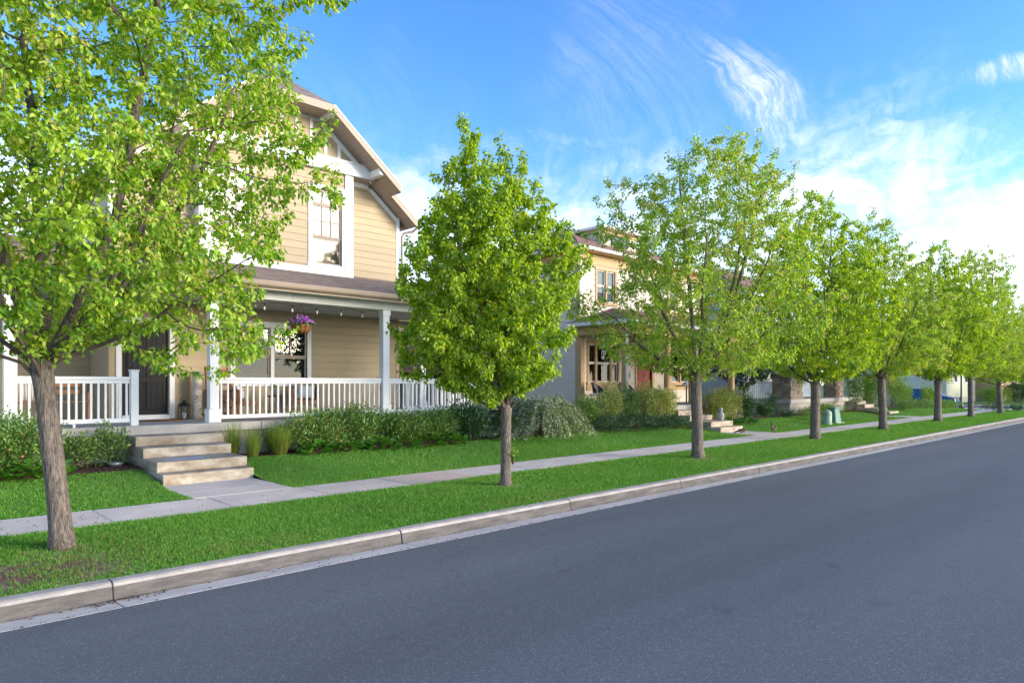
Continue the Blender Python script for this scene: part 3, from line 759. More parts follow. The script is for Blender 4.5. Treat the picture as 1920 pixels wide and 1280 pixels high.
def petals(t, F, nrm, size, m_, rg, name='flowers', k=5):
    """little five-petalled flowers facing nrm"""
    n = len(F)
    nrm = unit(nrm + rg.normal(0, .3, (n, 3)))
    s = unit(np.cross(nrm, rg.normal(0, 1, (n, 3)))); u = np.cross(nrm, s)
    V = np.empty((n, k * 2 + 1, 3)); V[:, 0] = F
    sz = size * rg.uniform(.7, 1.25, (n, 1))
    for j in range(k * 2):
        a = math.pi * j / k; rr = 1.0 if j % 2 == 0 else .62
        V[:, j + 1] = F + (s * math.cos(a) + u * math.sin(a)) * sz * rr + nrm * sz * .35
    tri = np.array([[0, j + 1, (j + 1) % (k * 2) + 1] for j in range(k * 2)])
    Fc = (np.arange(n)[:, None, None] * (k * 2 + 1) + tri[None]).reshape(-1, 3)
    return tag(mesh_np(name, V.reshape(-1, 3), Fc, m_, t), kind='stuff')
PEONY = leafmat('peony_leaf', [(.080, .195, .036), (.135, .290, .050), (.210, .370, .066), (.28, .32, .09)], .32, .35, .07, 1.5)
HOSTA = leafmat('bergenia_leaf', [(.050, .175, .020), (.075, .230, .024), (.115, .290, .032)], .25, .25, .10, 1.5)
DKGRN = leafmat('dark_leaf', [(.030, .085, .028), (.050, .130, .038), (.080, .170, .048)], .2, .35, .06, 1.5)
EUON = leafmat('euonymus_leaf', [(.15, .23, .035), (.32, .40, .07), (.50, .53, .16), (.56, .52, .10)], .25, .35, .06, 2.0)
LIME = leafmat('lime_leaf', [(.11, .25, .025), (.19, .34, .03), (.28, .40, .045)], .3, .4, .05, 1.5)
GREYL = leafmat('spirea_leaf', [(.12, .23, .04), (.20, .32, .06), (.30, .41, .10)], .25, .5, .03, 2.0)
PETALW = leafmat('white_petal', [(.60, .60, .54), (.75, .75, .70), (.8, .8, .78)], .3, .6, .0)
PETALP = leafmat('purple_petal', [(.22, .03, .32), (.42, .10, .55), (.62, .40, .70)], .3, .5, .0, 8)
PETALK = leafmat('pink_petal', [(.45, .08, .30), (.60, .20, .48), (.70, .45, .62)], .3, .5, .0, 8)
PETALR = leafmat('red_petal', [(.55, .04, .03), (.70, .12, .05), (.75, .25, .12)], .3, .5, .0, 8)
RUST = leafmat('rust_bud', [(.30, .10, .05), (.42, .20, .08)], .1, .6, .02)
def rosette(name, label, loc, r, h, n, L_, lm, seed, group=None):
    """broad round leaves on short stalks (bergenia)"""
    rg = np.random.default_rng(seed)
    t = thing(name, label, 'plant', loc, group)
    l = np.array(loc)
    a = rg.uniform(0, 2 * np.pi, n); rr = np.sqrt(rg.uniform(.0, 1, n)) * r
    el = 1.25 - 1.0 * rr / r + rg.normal(0, .2, n)
    foot = np.stack([np.cos(a) * rr * .45, np.sin(a) * rr * .45, np.zeros(n)], 1) + l
    d = np.stack([np.cos(a) * np.cos(el), np.sin(a) * np.cos(el), np.sin(el)], 1)
    base = foot + d * h * rg.uniform(.45, .8, (n, 1))
    b = MB()
    for j in range(0, n): b.tube([foot[j], base[j]], [.006, .005], 3, cap=False)
    b.build('stalks', mat('red_stalk', (.16, .12, .05), .6), t)
    ax = d * .6 + np.stack([np.cos(a), np.sin(a), np.full(n, -.15)], 1) * .7 + rg.normal(0, .15, (n, 3))
    nr = np.stack([-np.cos(a) * .2, -np.sin(a) * .2, np.ones(n)], 1) + rg.normal(0, .3, (n, 3))
    ln = L_ * rg.uniform(.7, 1.15, n)
    s = unit(np.cross(ax, nr)); axu = unit(ax); u = np.cross(s, axu)
    K = 10; V = np.empty((n, K + 1, 3)); V[:, 0] = base + axu * ln[:, None] * .5 - u * ln[:, None] * .10
    for j in range(K):
        th = 2 * math.pi * j / K
        V[:, j + 1] = base + axu * (ln * (.5 - .52 * math.cos(th)))[:, None] + s * (ln * .42 * math.sin(th))[:, None] + u * (ln * (.05 * math.cos(3 * th) + .03))[:, None]
    tri = np.array([[0, j + 1, (j + 1) % K + 1] for j in range(K)])
    for k in range(n): mesh_np('leaf', V[k], tri, lm, t, smooth=True)
    return t
def tuft(name, label, loc, r, h, n, m_, seed, group=None):
    rg = np.random.default_rng(seed)
    t = thing(name, label, 'grass', loc, group)
    l = np.array(loc); a = rg.uniform(0, 2 * np.pi, n); q = np.sqrt(rg.uniform(0, 1, n))
    f = np.stack([np.cos(a) * q * r * .3, np.sin(a) * q * r * .3, np.zeros(n)], 1) + l
    hh = h * rg.uniform(.4, 1.15, n); sp = r * (.15 + q ** 1.4) * rg.uniform(.4, 1.25, n); a = a + rg.normal(0, .8, n)
    o_ = np.stack([np.cos(a), np.sin(a), np.zeros(n)], 1); w = np.stack([-np.sin(a), np.cos(a), np.zeros(n)], 1) * .0026
    V = np.empty((n, 8, 3))
    for k, (fz, fo, fw) in enumerate(((0, 0, 1), (.5, .22, .9), (.85, .62, .6), (.98, 1.05, .08))):
        p = f + o_ * (sp * fo)[:, None] + np.array([0, 0, 1]) * (hh * fz)[:, None]
        V[:, 2 * k] = p - w * fw; V[:, 2 * k + 1] = p + w * fw
    Q = np.array([[0, 1, 3, 2], [2, 3, 5, 4], [4, 5, 7, 6]])
    tag(mesh_np('blades', V.reshape(-1, 3), (np.arange(n)[:, None, None] * 8 + Q[None]).reshape(-1, 4), m_, t), kind='stuff')
    return t
BLADE = leafmat('ornamental_grass', [(.24, .18, .07), (.18, .28, .03), (.24, .36, .04), (.33, .42, .08)], .35, .5, .04, 3)
zb = gz(14.0)
G1 = 'leafy shrubs along the white porch'
shrub('peony_shrub', 'dark leafy shrub before the porch, right of the grass tufts', (7.35, 14.05, zb), 0.81, 0.53, 0.89, 6675, .075, PEONY, 1, .38, G1, flower=RUST, nfl=60, flL=.02)
shrub('peony_shrub', 'tallest dark shrub before the porch, below the middle of the railing', (8.35, 14.0, zb), 0.81, 0.56, 0.97, 7141, .075, PEONY, 2, .38, G1, flower=RUST, nfl=60, flL=.02)
shrub('peony_shrub', 'dark shrub in front of the white post at the right of the railing', (9.45, 13.95, zb), 0.87, 0.56, 0.82, 6675, .075, PEONY, 3, .38, G1)
shrub('peony_shrub', 'dark shrub left of the second tree trunk, below the right railing', (10.55, 13.95, zb), 0.89, 0.58, 0.84, 6675, .075, PEONY, 4, .38, G1)
shrub('peony_shrub', 'dark shrub just behind the second tree trunk', (11.55, 13.9, zb), 0.87, 0.58, 0.95, 6675, .072, DKGRN, 5, .42, G1)
shrub('peony_shrub', 'low reddish-tipped shrub beside the grass tufts', (6.75, 14.25, zb), 0.46, 0.33, 0.56, 2328, .06, PEONY, 6, .4, G1, flower=RUST, nfl=40, flL=.02)
shrub('peony_shrub', 'large shrub at the left edge before the white post', (1.75, 14.0, zb), 0.98, 0.58, 1.01, 7451, .075, PEONY, 7, .38, G1, flower=RUST, nfl=50, flL=.02)
shrub('peony_shrub', 'thin shrub in the mulch between trunk and steps', (2.78, 14.28, zb), .34, .24, .66, 900, .075, PEONY, 8, .4, G1, clus=7)
shrub('peony_shrub', 'upright leafy shrub against the porch wall left of the steps', (3.30, 14.32, zb), .30, .22, .82, 950, .07, PEONY, 9, .42, G1, clus=7)
for k, (x_, y_, r_, lab) in enumerate(((7.15, 13.62, .34, 'bergenia with round glossy leaves, nearest the grass tufts'), (7.75, 13.6, .34, 'bergenia with round glossy leaves, second along the bed'), (8.75, 13.55, .30, 'bergenia with round glossy leaves, third along the bed'),
                                 (9.35, 13.55, .32, 'bergenia with round glossy leaves, fourth along the bed'), (10.1, 13.55, .30, 'bergenia with round glossy leaves, fifth along the bed, left of the trunk'), (10.8, 13.5, .28, 'bergenia with round leaves, last before the second trunk'),
                                 (1.55, 13.4, .36, 'broad-leaved plant in the lower left corner of the bed'), (2.05, 13.35, .36, 'broad-leaved plant just left of the first trunk'))):
    rosette('bergenia_plant', lab, (x_, y_, gz(y_) - .01), r_, .34, 72, .165, HOSTA, 40 + k, 'bergenias edging the bed')
tuft('grass_tuft', 'spiky grass tuft beside the concrete steps', (5.5, 14.15, zb), .34, .72, 420, BLADE, 61, 'ornamental grass tufts')
tuft('grass_tuft', 'brownish middle grass tuft beside the steps', (5.8, 13.85, zb), .34, .6, 420, BLADE, 62, 'ornamental grass tufts')
tuft('grass_tuft', 'bright green rounded grass tuft right of the steps', (6.42, 13.9, zb), .40, .62, 750, BLADE, 63, 'ornamental grass tufts')
def spirea(name, label, loc, r, h, n, seed):
    rg = np.random.default_rng(seed); t = thing(name, label, 'shrub', loc); l = np.array(loc)
    b = MB(); B, A_, F, FN = [], [], [], []
    for k in range(n):
        a = rg.uniform(0, 2 * np.pi); q = rg.uniform(.45, 1.0); hh = h * rg.uniform(.3, 1.05) ** .8 * (1.12 - .3 * q)
        pts = []
        for j in range(11):
            f = j / 10
            rad_ = r * q * (f ** 1.25) * (1 + .08 * math.sin(5 * a))
            z = hh * (math.sin(min(f * 1.25, 1.0) * math.pi / 2)) - max(0, f - .5) ** 1.4 * hh * 2.9 * q
            pts.append(l + np.array([math.cos(a) * rad_, math.sin(a) * rad_ * .8, max(z, .05)]) + rg.normal(0, .012, 3))
        b.tube(pts, [.007 - .0005 * j for j in range(11)], 3, cap=False)
        for j in range(3, 10):
            for _ in range(7):
                f = rg.uniform(); p = pts[j] * (1 - f) + pts[j + 1] * f
                B.append(p + rg.normal(0, .018, 3)); A_.append(unit(pts[j + 1] - pts[j]) * .5 + rg.normal(0, .7, 3))
            if j > 3 and rg.uniform() < .55:
                for _ in range(6):
                    f = rg.uniform(); F.append(pts[j] * (1 - f) + pts[j + 1] * f + rg.normal(0, .022, 3) + np.array([0, 0, .012])); FN.append(np.array([math.cos(a) * .6, math.sin(a) * .6, .7]))
    b.build('stems', STEM, t)
    B = np.array(B); A_ = np.array(A_); m_ = len(B)
    B[:, 2] = np.maximum(B[:, 2], l[2] + .015)
    leaf_mesh('foliage', B, A_, rg.normal(0, .5, (m_, 3)) + np.array([0, 0, .8]), rg.uniform(.03, .055, m_), rg.uniform(.015, .027, m_), GREYL, t)
    F = np.array(F); F[:, 2] = np.maximum(F[:, 2], l[2] + .03)
    petals(t, F, np.array(FN), .0145, PETALW, rg)
    return t
spirea('spirea_bush', 'large white-flowered arching bush right of the second tree', (14.0, 13.35, gz(13.35)), 1.85, 1.38, 520, 71)
shrub('dark_shrub', 'dark green core of foliage behind the white-flowered bush', (13.2, 14.4, zb), 1.1, .6, 1.15, 3200, .06, DKGRN, 72, .5)
G2 = 'clipped shrubs before the cream house'
for k, (x_, y_, rx_, h_, n_, m_, lab) in enumerate((
        (17.75, 13.95, .62, 1.50, 3400, EUON, 'yellow-green variegated shrub below the black patio chair'),
        (18.95, 14.0, .50, 1.35, 2600, PEONY, 'green shrub between two variegated shrubs, left of the red door'),
        (19.75, 13.95, .52, 1.45, 2800, EUON, 'narrow yellow-green shrub below the red door'),
        (20.95, 13.8, .66, 1.48, 3600, EUON, 'large round yellow-green shrub just left of the third trunk'),
        (24.3, 13.8, .80, 1.42, 4200, EUON, 'large yellow-green shrub right of the third trunk'),
        (25.9, 13.8, .70, 1.42, 3600, EUON, 'yellow-green shrub below the rightmost column'),
        (27.2, 13.8, .50, 1.20, 2400, DKGRN, 'upright dark green shrub at the corner of the cream house'),
        (28.4, 13.6, .50, .70, 1900, DKGRN, 'low dark shrub beside the grey foundation'),
        (16.6, 13.9, .75, 1.10, 3000, PEONY, 'mixed green shrub between the white-flowered bush and cream house'))):
    shrub('clipped_shrub', lab, (x_, y_, zb), rx_ * 1.2, rx_ * .85, h_ * 1.05, int(n_ * 1.5), .055, m_, 80 + k, .6, G2, upright=.4)
for k, (x_, y_, rx_, h_, lab) in enumerate(((16.9, 13.2, .62, .62, 'low dark mound next to the white-flowered bush'), (18.0, 13.1, .66, .66, 'low dark mound, second in the row before the cream house'), (19.2, 13.0, .62, .62, 'low dark mound, third in the row before the cream house'), (20.3, 13.0, .52, .50, 'low dark mound nearest the third trunk'))):
    shrub('low_shrub', lab, (x_, y_, gz(y_)), rx_, .5, h_, 2300, .045, DKGRN, 100 + k, .5, 'low mounds before the cream house')
for k, (x_, y_, lab) in enumerate(((21.15, 12.9, 'leafy ground plant behind the third trunk'), (24.2, 13.0, 'leafy ground plant right of the cream house steps'), (25.4, 13.0, 'leafy ground plant below the yellow-green shrubs'))):
    rosette('ground_plant', lab, (x_, y_, gz(y_)), .45, .30, 60, .15, HOSTA, 110 + k, 'ground plants before the cream house')
# ------------------------------------------------------------------ building kit
def cells(u0, u1, z0, z1, holes):
    us = sorted({u0, u1, *[h[0] for h in holes], *[h[1] for h in holes]}); zs = sorted({z0, z1, *[h[2] for h in holes], *[h[3] for h in holes]})
    us = [u for u in us if u0 <= u <= u1]; zs = [z for z in zs if z0 <= z <= z1]
    for a, b in zip(us, us[1:]):
        for c, d in zip(zs, zs[1:]):
            if not any(h[0] <= a and b <= h[1] and h[2] <= c and d <= h[3] for h in holes): yield a, b, c, d
def wall_mesh(parent, axis, pl, u0, u1, z0, z1, holes, m_, th=.16, name='wall'):
    b = MB()
    for a, b_, c, d in cells(u0, u1, z0, z1, holes):
        if axis == 'x': b.box(a, b_, pl, pl + th, c, d)
        else: b.box(pl, pl + th, a, b_, c, d)
    return b.build(name, m_, parent)
def siding(wall, axis, pl, u0, u1, z0, z1, h, holes, m_, lo=None, hi=None, side=-1):
    """lap boards, each its own object, on the outer face of a wall (facing -Y for axis x, -X for axis y)"""
    lo = lo or (lambda z: u0); hi = hi or (lambda z: u1)
    def board(ab, bb, at, bt, za, zb_):
        p = []
        for z, a, b, t in ((za, ab, bb, .020), (zb_, at, bt, .006)):
            q = [(a, pl - t * 1.0), (b, pl - t), (b, pl - .0005), (a, pl - .0005)]
            p += [((u, v, z) if axis == 'x' else (v, u, z)) for u, v in q]
        if axis == 'y': p = [p[i] for i in (0, 3, 2, 1, 4, 7, 6, 5)]
        MB().hexa(p).build('siding_board', m_, wall)
    z = z0
    while z < z1 - .02:
        za, zb_ = z, min(z + h, z1)
        segs = [(max(lo(za), u0), min(hi(za), u1), max(lo(zb_), u0), min(hi(zb_), u1), za, zb_)]
        for hu0, hu1, hz0, hz1 in holes:
            if hz1 <= za + .005 or hz0 >= zb_ - .005: continue
            new = []
            for ab, bb, at, bt, sa, sb in segs:
                if hu1 <= ab or hu0 >= bb: new.append((ab, bb, at, bt, sa, sb)); continue
                if hu0 > ab + .03: new.append((ab, hu0, at, hu0, sa, sb))
                if hu1 < bb - .03: new.append((hu1, bb, hu1, bt, sa, sb))
                if hz0 > sa + .02: new.append((max(ab, hu0), min(bb, hu1), max(ab, hu0), min(bb, hu1), sa, hz0))
                if hz1 < sb - .02: new.append((max(ab, hu0), min(bb, hu1), max(ab, hu0), min(bb, hu1), hz1, sb))
            segs = new
        for s in segs:
            if s[1] - s[0] > .03 and s[3] - s[2] > -.001: board(s[0], s[1], s[2], max(s[3], s[2] + .002), s[4], s[5] - .004)
        z += h
def window(parent, x0, x1, z0, z1, Y, trim, tm, sm, tw=.1, sashes=1, cols=3, rows=2, meet=.5, transom=0.0, blind=None, blind_to=0.0, shade=None, sill=True, out=.035, head=None):
    """double-hung window: trim boards, sash frames, panes, muntins, blind; opening x0..x1, z0..z1 faces -Y"""
    hd = head or tw
    b = MB(); yo = Y - out
    b.box(x0 - tw, x0, yo, Y + .05, z0, z1); b.box(x1, x1 + tw, yo, Y + .05, z0, z1)
    b.box(x0 - tw - .01, x1 + tw + .01, yo - .006, Y + .05, z1, z1 + hd)
    b.box(x0 - tw - .02, x1 + tw + .02, yo - .03 if sill else yo, Y + .05, z0 - tw, z0)
    w = b.build('window', tm, parent, bevel=.004)
    wd = (x1 - x0) / sashes
    mt = .085
    for k in range(sashes):
        a, c = x0 + k * wd, x0 + (k + 1) * wd
        if k: BOX('mullion', tm, w, a - mt / 2, a + mt / 2, yo + .004, Y + .05, z0 + .001, z1 - .001)
        a += (mt / 2 if k else 0) + .003; c -= (mt / 2 if k < sashes - 1 else 0) + .003
        parts = [(z0, z0 + (z1 - z0) * meet, False), (z0 + (z1 - z0) * meet, z1 - transom, True)]
        if transom: parts.append((z1 - transom, z1, True))
        for za, zb_, grid in parts:
            fy = Y + (.012 if grid else .03); s = MB(); f = .045
            s.box(a, a + f, fy, fy + .035, za + .002, zb_ - .002); s.box(c - f, c, fy, fy + .035, za + .002, zb_ - .002)
            s.box(a + f, c - f, fy + .001, fy + .034, za + .002, za + f); s.box(a + f, c - f, fy + .001, fy + .034, zb_ - f, zb_ - .002)
            so = s.build('sash', sm, w, bevel=.003)
            if grid and cols:
                nr = 1 if (transom and zb_ == z1) else rows
                for j in range(1, cols):
                    u = a + f + (c - a - 2 * f) * j / cols; BOX('muntin', sm, w, u - .009, u + .009, fy + .004, fy + .024, za + f, zb_ - f)
                for j in range(1, nr):
                    u = za + f + (zb_ - za - 2 * f) * j / nr; BOX('muntin', sm, w, a + f, c - f, fy + .006, fy + .022, u - .009, u + .009)
            MB().add([(a + f, fy + .026, za + f), (c - f, fy + .026, za + f), (c - f, fy + .026, zb_ - f), (a + f, fy + .026, zb_ - f)], [(0, 1, 2, 3)]).build('pane', GLASS, w)
        if blind:
            s = MB(); z = z1 - .03
            while z > z0 + (z1 - z0) * blind_to:
                s.hexa([(a + .02, Y + .085, z - .012), (c - .02, Y + .085, z - .012), (c - .02, Y + .120, z + .008), (a + .02, Y + .120, z + .008), (a + .02, Y + .085, z - .009), (c - .02, Y + .085, z - .009), (c - .02, Y + .120, z + .011), (a + .02, Y + .120, z + .011)])
                z -= .048
            for u in (.2, .5, .8): s.box(a + (c - a) * u - .004, a + (c - a) * u + .004, Y + .100, Y + .104, z0 + (z1 - z0) * blind_to, z1)
            tag(s.build('blind', blind, w), kind='stuff')
        if shade: BOX('shade', shade[0], w, a + .015, c - .015, Y + .08, Y + .09, z0 + (z1 - z0) * shade[1], z1 - .01)
    r = MB(); d = .7                                       # dark room behind the glass
    r.box(x0 - .02, x1 + .02, Y + d, Y + d + .02, z0 - .02, z1 + .02); r.box(x0 - .04, x0 - .02, Y + .17, Y + d, z0, z1); r.box(x1 + .02, x1 + .04, Y + .17, Y + d, z0, z1)
    r.box(x0, x1, Y + .17, Y + d, z0 - .04, z0 - .02); r.box(x0, x1, Y + .17, Y + d, z1 + .02, z1 + .04)
    r.build('room', DARK, w)
    return w
def shingles(name, e0, e1, t1, t0, m_, parent, course=.14, th=.012):
    """roof plane from eave e0-e1 up to t0-t1 as overlapping courses"""
    e0, e1, t0, t1 = map(Vector, (e0, e1, t0, t1))
    n = max(2, int(((t0 + t1) / 2 - (e0 + e1) / 2).length / course)); nrm = (e1 - e0).cross(((t0 + t1) - (e0 + e1)) / 2).normalized()
    if nrm.z < 0: nrm = -nrm
    b = MB()
    for k in range(n):
        f0, f1 = k / n, min(1, (k + 1.12) / n)
        a, c = e0.lerp(t0, f0), e1.lerp(t1, f0); d, g = e0.lerp(t0, f1), e1.lerp(t1, f1)
        b.hexa([a, c, g, d, a + nrm * th * 2, c + nrm * th * 2, g + nrm * th, d + nrm * th])
    return b.build(name, m_, parent)
def roofmat(name, c1, c2, c3):
    M = mat(name, c1, .95, .2, 3.0, .6, 60, col2=c2, fine=.2)
    nt = M.node_tree; N, L = nt.nodes, nt.links; p = N['Principled BSDF']; src = p.inputs['Base Color'].links[0].from_socket
    g = N.new('ShaderNodeNewGeometry'); mp = N.new('ShaderNodeMapping'); mp.inputs['Scale'].default_value = (4.2, 7.0, 22.0)
    L.new(g.outputs['Position'], mp.inputs['Vector'])
    v = N.new('ShaderNodeTexVoronoi'); v.inputs['Scale'].default_value = 1.0; L.new(mp.outputs[0], v.inputs['Vector'])
    wn = N.new('ShaderNodeTexWhiteNoise'); L.new(v.outputs['Position'], wn.inputs['Vector'])
    mx = N.new('ShaderNodeMix'); mx.data_type = 'RGBA'; mx.inputs[7].default_value = (*c3, 1)
    mr = N.new('ShaderNodeMath'); mr.operation = 'MULTIPLY'; mr.inputs[1].default_value = .7
    L.new(wn.outputs['Value'], mr.inputs[0]); L.new(mr.outputs[0], mx.inputs[0]); L.new(src, mx.inputs[6]); L.new(mx.outputs[2], p.inputs['Base Color'])
    return M
ROOF1 = roofmat('brown_shingle', (.20, .155, .14), (.125, .10, .093), (.27, .215, .195))
ROOF2 = roofmat('plum_shingle', (.25, .135, .115), (.15, .085, .08), (.31, .19, .165))
def railing(house, a, b, z0, z1, n, m_, foot=True):
    """top rail with bottom rail and single balusters between a and b (2D points)"""
    a, b = Vector((a[0], a[1], 0)), Vector((b[0], b[1], 0)); up = Vector((0, 0, 1))
    t = MB().bar(a + up * (z1 - .03), b + up * (z1 - .03), .085, .06).bar(a + up * (z1 - .095), b + up * (z1 - .095), .045, .075).build('railing', m_, house, bevel=.006)
    MB().bar(a + up * (z0 + .11), b + up * (z0 + .11), .055, .085).build('bottom_rail', m_, t, bevel=.005)
    first = None; d = (b - a)
    for k in range(n):
        p = a + d * ((k + .5) / n)
        if first is None:
            first = MB().box(p.x - .019, p.x + .019, p.y - .019, p.y + .019, z0 + .148, z1 - .128).build('baluster', m_, t, bevel=.003); p0 = p
        else: rep(first, p - p0)
    if foot:
        p = a + d * .48; MB().box(p.x - .02, p.x + .02, p.y - .02, p.y + .02, z0, z0 + .07).build('rail_foot', m_, t)
    return t

# ------------------------------------------------------------------ the beige house with the white porch
H1 = thing('house', 'beige two-storey house with white porch railing and half-hipped gable', 'house', (7.7, 16.9, gz(16)))
ZP, YP, YW, YB = 1.06, 14.6, 16.9, 16.6
XL, XR = 3.85, 11.5
lowholes = [(4.12, 5.08, 1.10, 3.22), (6.62, 8.55, 1.93, 3.33)]
wl = wall_mesh(H1, 'x', YW, XL, XR, gz(16), 4.95, lowholes, PANEL)
siding(wl, 'x', YW, XL + .1, XR - .1, ZP + .06, 3.76, .195, [(4.0, 5.2, 1.0, 3.36), (6.50, 8.67, 1.82, 3.47)], SIDING)
for xa in (XL, XR - .105): BOX('corner_board', SIDING, H1, xa - .004, xa + .11, YW - .028, YW + .05, ZP, 3.78, .003)
BOX('side_wall', PANEL, H1, XR - .16, XR - .001, YW + .162, 27, gz(16), 6.6)
wlft = wall_mesh(H1, 'y', XL, YW + .161, 27, gz(16), 6.6, [], PANEL, name='side_wall')
# set-back wing behind the left end of the porch
wb = wall_mesh(H1, 'x', 18.6, .6, XL - .002, gz(16), 4.6, [], PANEL, name='wing_wall')
siding(wb, 'x', 18.6, .6, XL - .01, ZP + .05, 3.9, .195, [], SIDING)
# lower window pair and the front door
BLIND = mat('grey_blind', (.055, .05, .05), .5, .05)
window(H1, 6.62, 8.55, 1.93, 3.33, YW, .1, WHITE, TANTRIM, tw=.115, sashes=2, cols=2, rows=2, meet=.47, blind=BLIND, blind_to=.02, head=.15)
DOOR = mat('black_door', (.014, .014, .016), .4, .2, 6.0, .1, 40, stretch=(1, 1, .2), spec=.2)
fr = MB().box(3.99, 4.10, YW - .04, YW + .12, 1.08, 3.24).box(5.10, 5.21, YW - .04, YW + .12, 1.08, 3.24).box(3.96, 5.24, YW - .05, YW + .12, 3.24, 3.40).box(4.10, 5.10, YW - .07, YW + .14, 1.065, 1.17).build('door_frame', WHITE, H1, bevel=.004)
dr = BOX('door', DOOR, H1, 4.12, 5.08, YW + .055, YW + .10, 1.175, 3.22)
for (xa, xb, za, zc) in ((4.24, 4.56, 1.30, 1.92), (4.64, 4.96, 1.30, 1.92), (4.24, 4.56, 2.05, 3.05), (4.64, 4.96, 2.05, 3.05)):
    BOX('panel', DOOR, dr, xa, xb, YW + .043, YW + .0545, za, zc, .008)
    for q in (.33, .66): BOX('panel_rib', DOOR, dr, xa + (xb - xa) * q - .008, xa + (xb - xa) * q + .008, YW + .036, YW + .0425, za + .02, zc - .02)
    f = .018
    MB().box(xa - f, xb + f, YW + .036, YW + .0548, za - f, za).box(xa - f, xb + f, YW + .036, YW + .0548, zc, zc + f).box(xa - f, xa, YW + .036, YW + .0548, za, zc).box(xb, xb + f, YW + .036, YW + .0548, za, zc).build('panel_moulding', DOOR, dr)
MB().lathe([(.012, 0), (.03, .01), (.034, .03), (.025, .05), (.0, .055)], (0, 0, 0), 12).build('handle', mat('steel', (.5, .5, .5), .25, metal=1.0), dr, True).matrix_local = Matrix.Translation((5.0 - 7.7, YW + .05 - 16.9, 2.05 - gz(16))) @ Matrix.Rotation(R(90), 4, 'X')
# porch slab, foundation and steps
FND = mat('foundation', (.47, .43, .38), .9, .1, 1.5, .3, 40, col2=(.38, .35, .31), fine=.05)
fd = BOX('foundation', FND, H1, 1.15, 13.2, YP + .10, YW - .01, .1, .875)
for k, (xa, xb) in enumerate(((1.05, 3.60), (3.61, 6.30), (6.31, 9.55), (9.56, 13.3))):
    BOX('porch_slab', CONC, H1, xa, xb - .004, YP, YW - .005, .878, ZP - .001 * (k % 2), .012, 2)
STP = thing('porch_steps', 'four stained concrete steps leading to the white porch', 'steps', (4.38, 12.32, GZ))
ys = [12.32, 12.70, 13.55, 14.07]; zs = [GZ - .1, .332, .514, .696, .878]
for k in range(4):
    BOX('step', CONCS, STP, 3.62 + .012 * k, 5.18 + .03 * k, ys[k], YP + (.09 if k < 3 else .09), zs[k] + (.001 if k else 0), zs[k + 1], .012, 2)
MB().add([(3.75, 12.76, .519), (4.45, 12.74, .519), (4.6, 13.2, .519), (3.9, 13.1, .519)], [(0, 1, 2, 3)]).build('chalk_drawing', mat('blue_chalk', (.40, .44, .60), .95, .2, 9.0, col2=(.50, .46, .44), dist=2.0), STP)
# posts, beam, ceiling, gutter
def post(x, y, top=3.77):
    p = MB().box(x - .095, x + .095, y - .095, y + .095, ZP + .29, top - .14).build('post', WHITE, H1, bevel=.005)
    BOX('post_base', WHITE, p, x - .13, x + .13, y - .13, y + .13, ZP, ZP + .289, .012, 2)
    BOX('post_cap', WHITE, p, x - .115, x + .115, y - .115, y + .115, top - .139, top - .002, .006)
    return p
YR = 14.78
for x_ in (1.83, 5.33, 9.62, 13.0): post(x_, YR)
post(12.25, 16.78)
BOX('newel', WHITE, H1, 3.74, 3.88, YR - .07, YR + .07, ZP, 2.13, .008)
BOX('newel_cap', WHITE, H1, 3.725, 3.895, YR - .085, YR + .085, 2.131, 2.16, .008)
railing(H1, (1.93, YR), (3.74, YR), ZP, 2.02, 15, WHITE)
railing(H1, (5.43, YR), (9.52, YR), ZP, 2.02, 29, WHITE)
railing(H1, (9.72, YR), (12.9, YR), ZP, 2.02, 23, WHITE)
railing(H1, (13.0, YR + .1), (13.0, 16.78), ZP, 2.02, 14, WHITE, foot=False)
railing(H1, (11.62, 16.79), (12.15, 16.79), ZP, 2.02, 4, WHITE, foot=False)
railing(H1, (12.35, 16.79), (12.95, 16.79), ZP, 2.02, 5, WHITE, foot=False)
BOX('screen_post', SIDING, H1, 12.02, 12.14, 16.85, 16.97, ZP, 3.76); BOX('screen_sill', SIDING, H1, 11.52, 12.02, 16.86, 16.96, 1.98, 2.10)
bm = BOX('porch_beam', WHITE, H1, 1.0, 13.1, YR - .12, YR + .12, 3.771, 4.02, .006)
BOX('beam_board', WHITE2, bm, 1.0, 7.05, YR - .135, YR - .121, 3.80, 4.0, .002); BOX('beam_board', WHITE2, bm, 7.055, 13.1, YR - .135, YR - .121, 3.80, 4.0, .002)
BOX('side_beam', WHITE, H1, 12.9, 13.12, YR + .121, 16.89, 3.775, 4.02)
BOX('porch_ceiling', mat('grey_ceiling', (.62, .61, .59), .7, .03), H1, 1.0, 12.9, YR + .121, YW - .002, 3.79, 3.83)
BOX('soffit', WHITE2, H1, .7, 13.5, 14.22, YR - .122, 3.985, 4.015)
gt = MB().prism([(.6, 14.10, 4.10), (.6, 14.12, 4.02), (.6, 14.16, 3.985), (.6, 14.235, 3.98), (.6, 14.235, 4.11), (.6, 14.11, 4.115)], (12.95, 0, 0)).build('gutter', TANTRIM, H1, bevel=.004)
BOX('fascia', TANTRIM, H1, .62, 13.5, 14.236, 14.262, 3.93, 4.10)
shingles('porch_roof', (.55, 14.14, 4.08), (13.55, 14.14, 4.08), (XR + .35, YW, 4.90), (.55, YW, 4.90), ROOF1, H1)
MB().prism([(13.55, 14.14, 4.07), (13.55, 17.0, 4.07), (11.84, YW, 4.89)], (-.03, 0, -.03)).build('roof_end', ROOF1, H1)
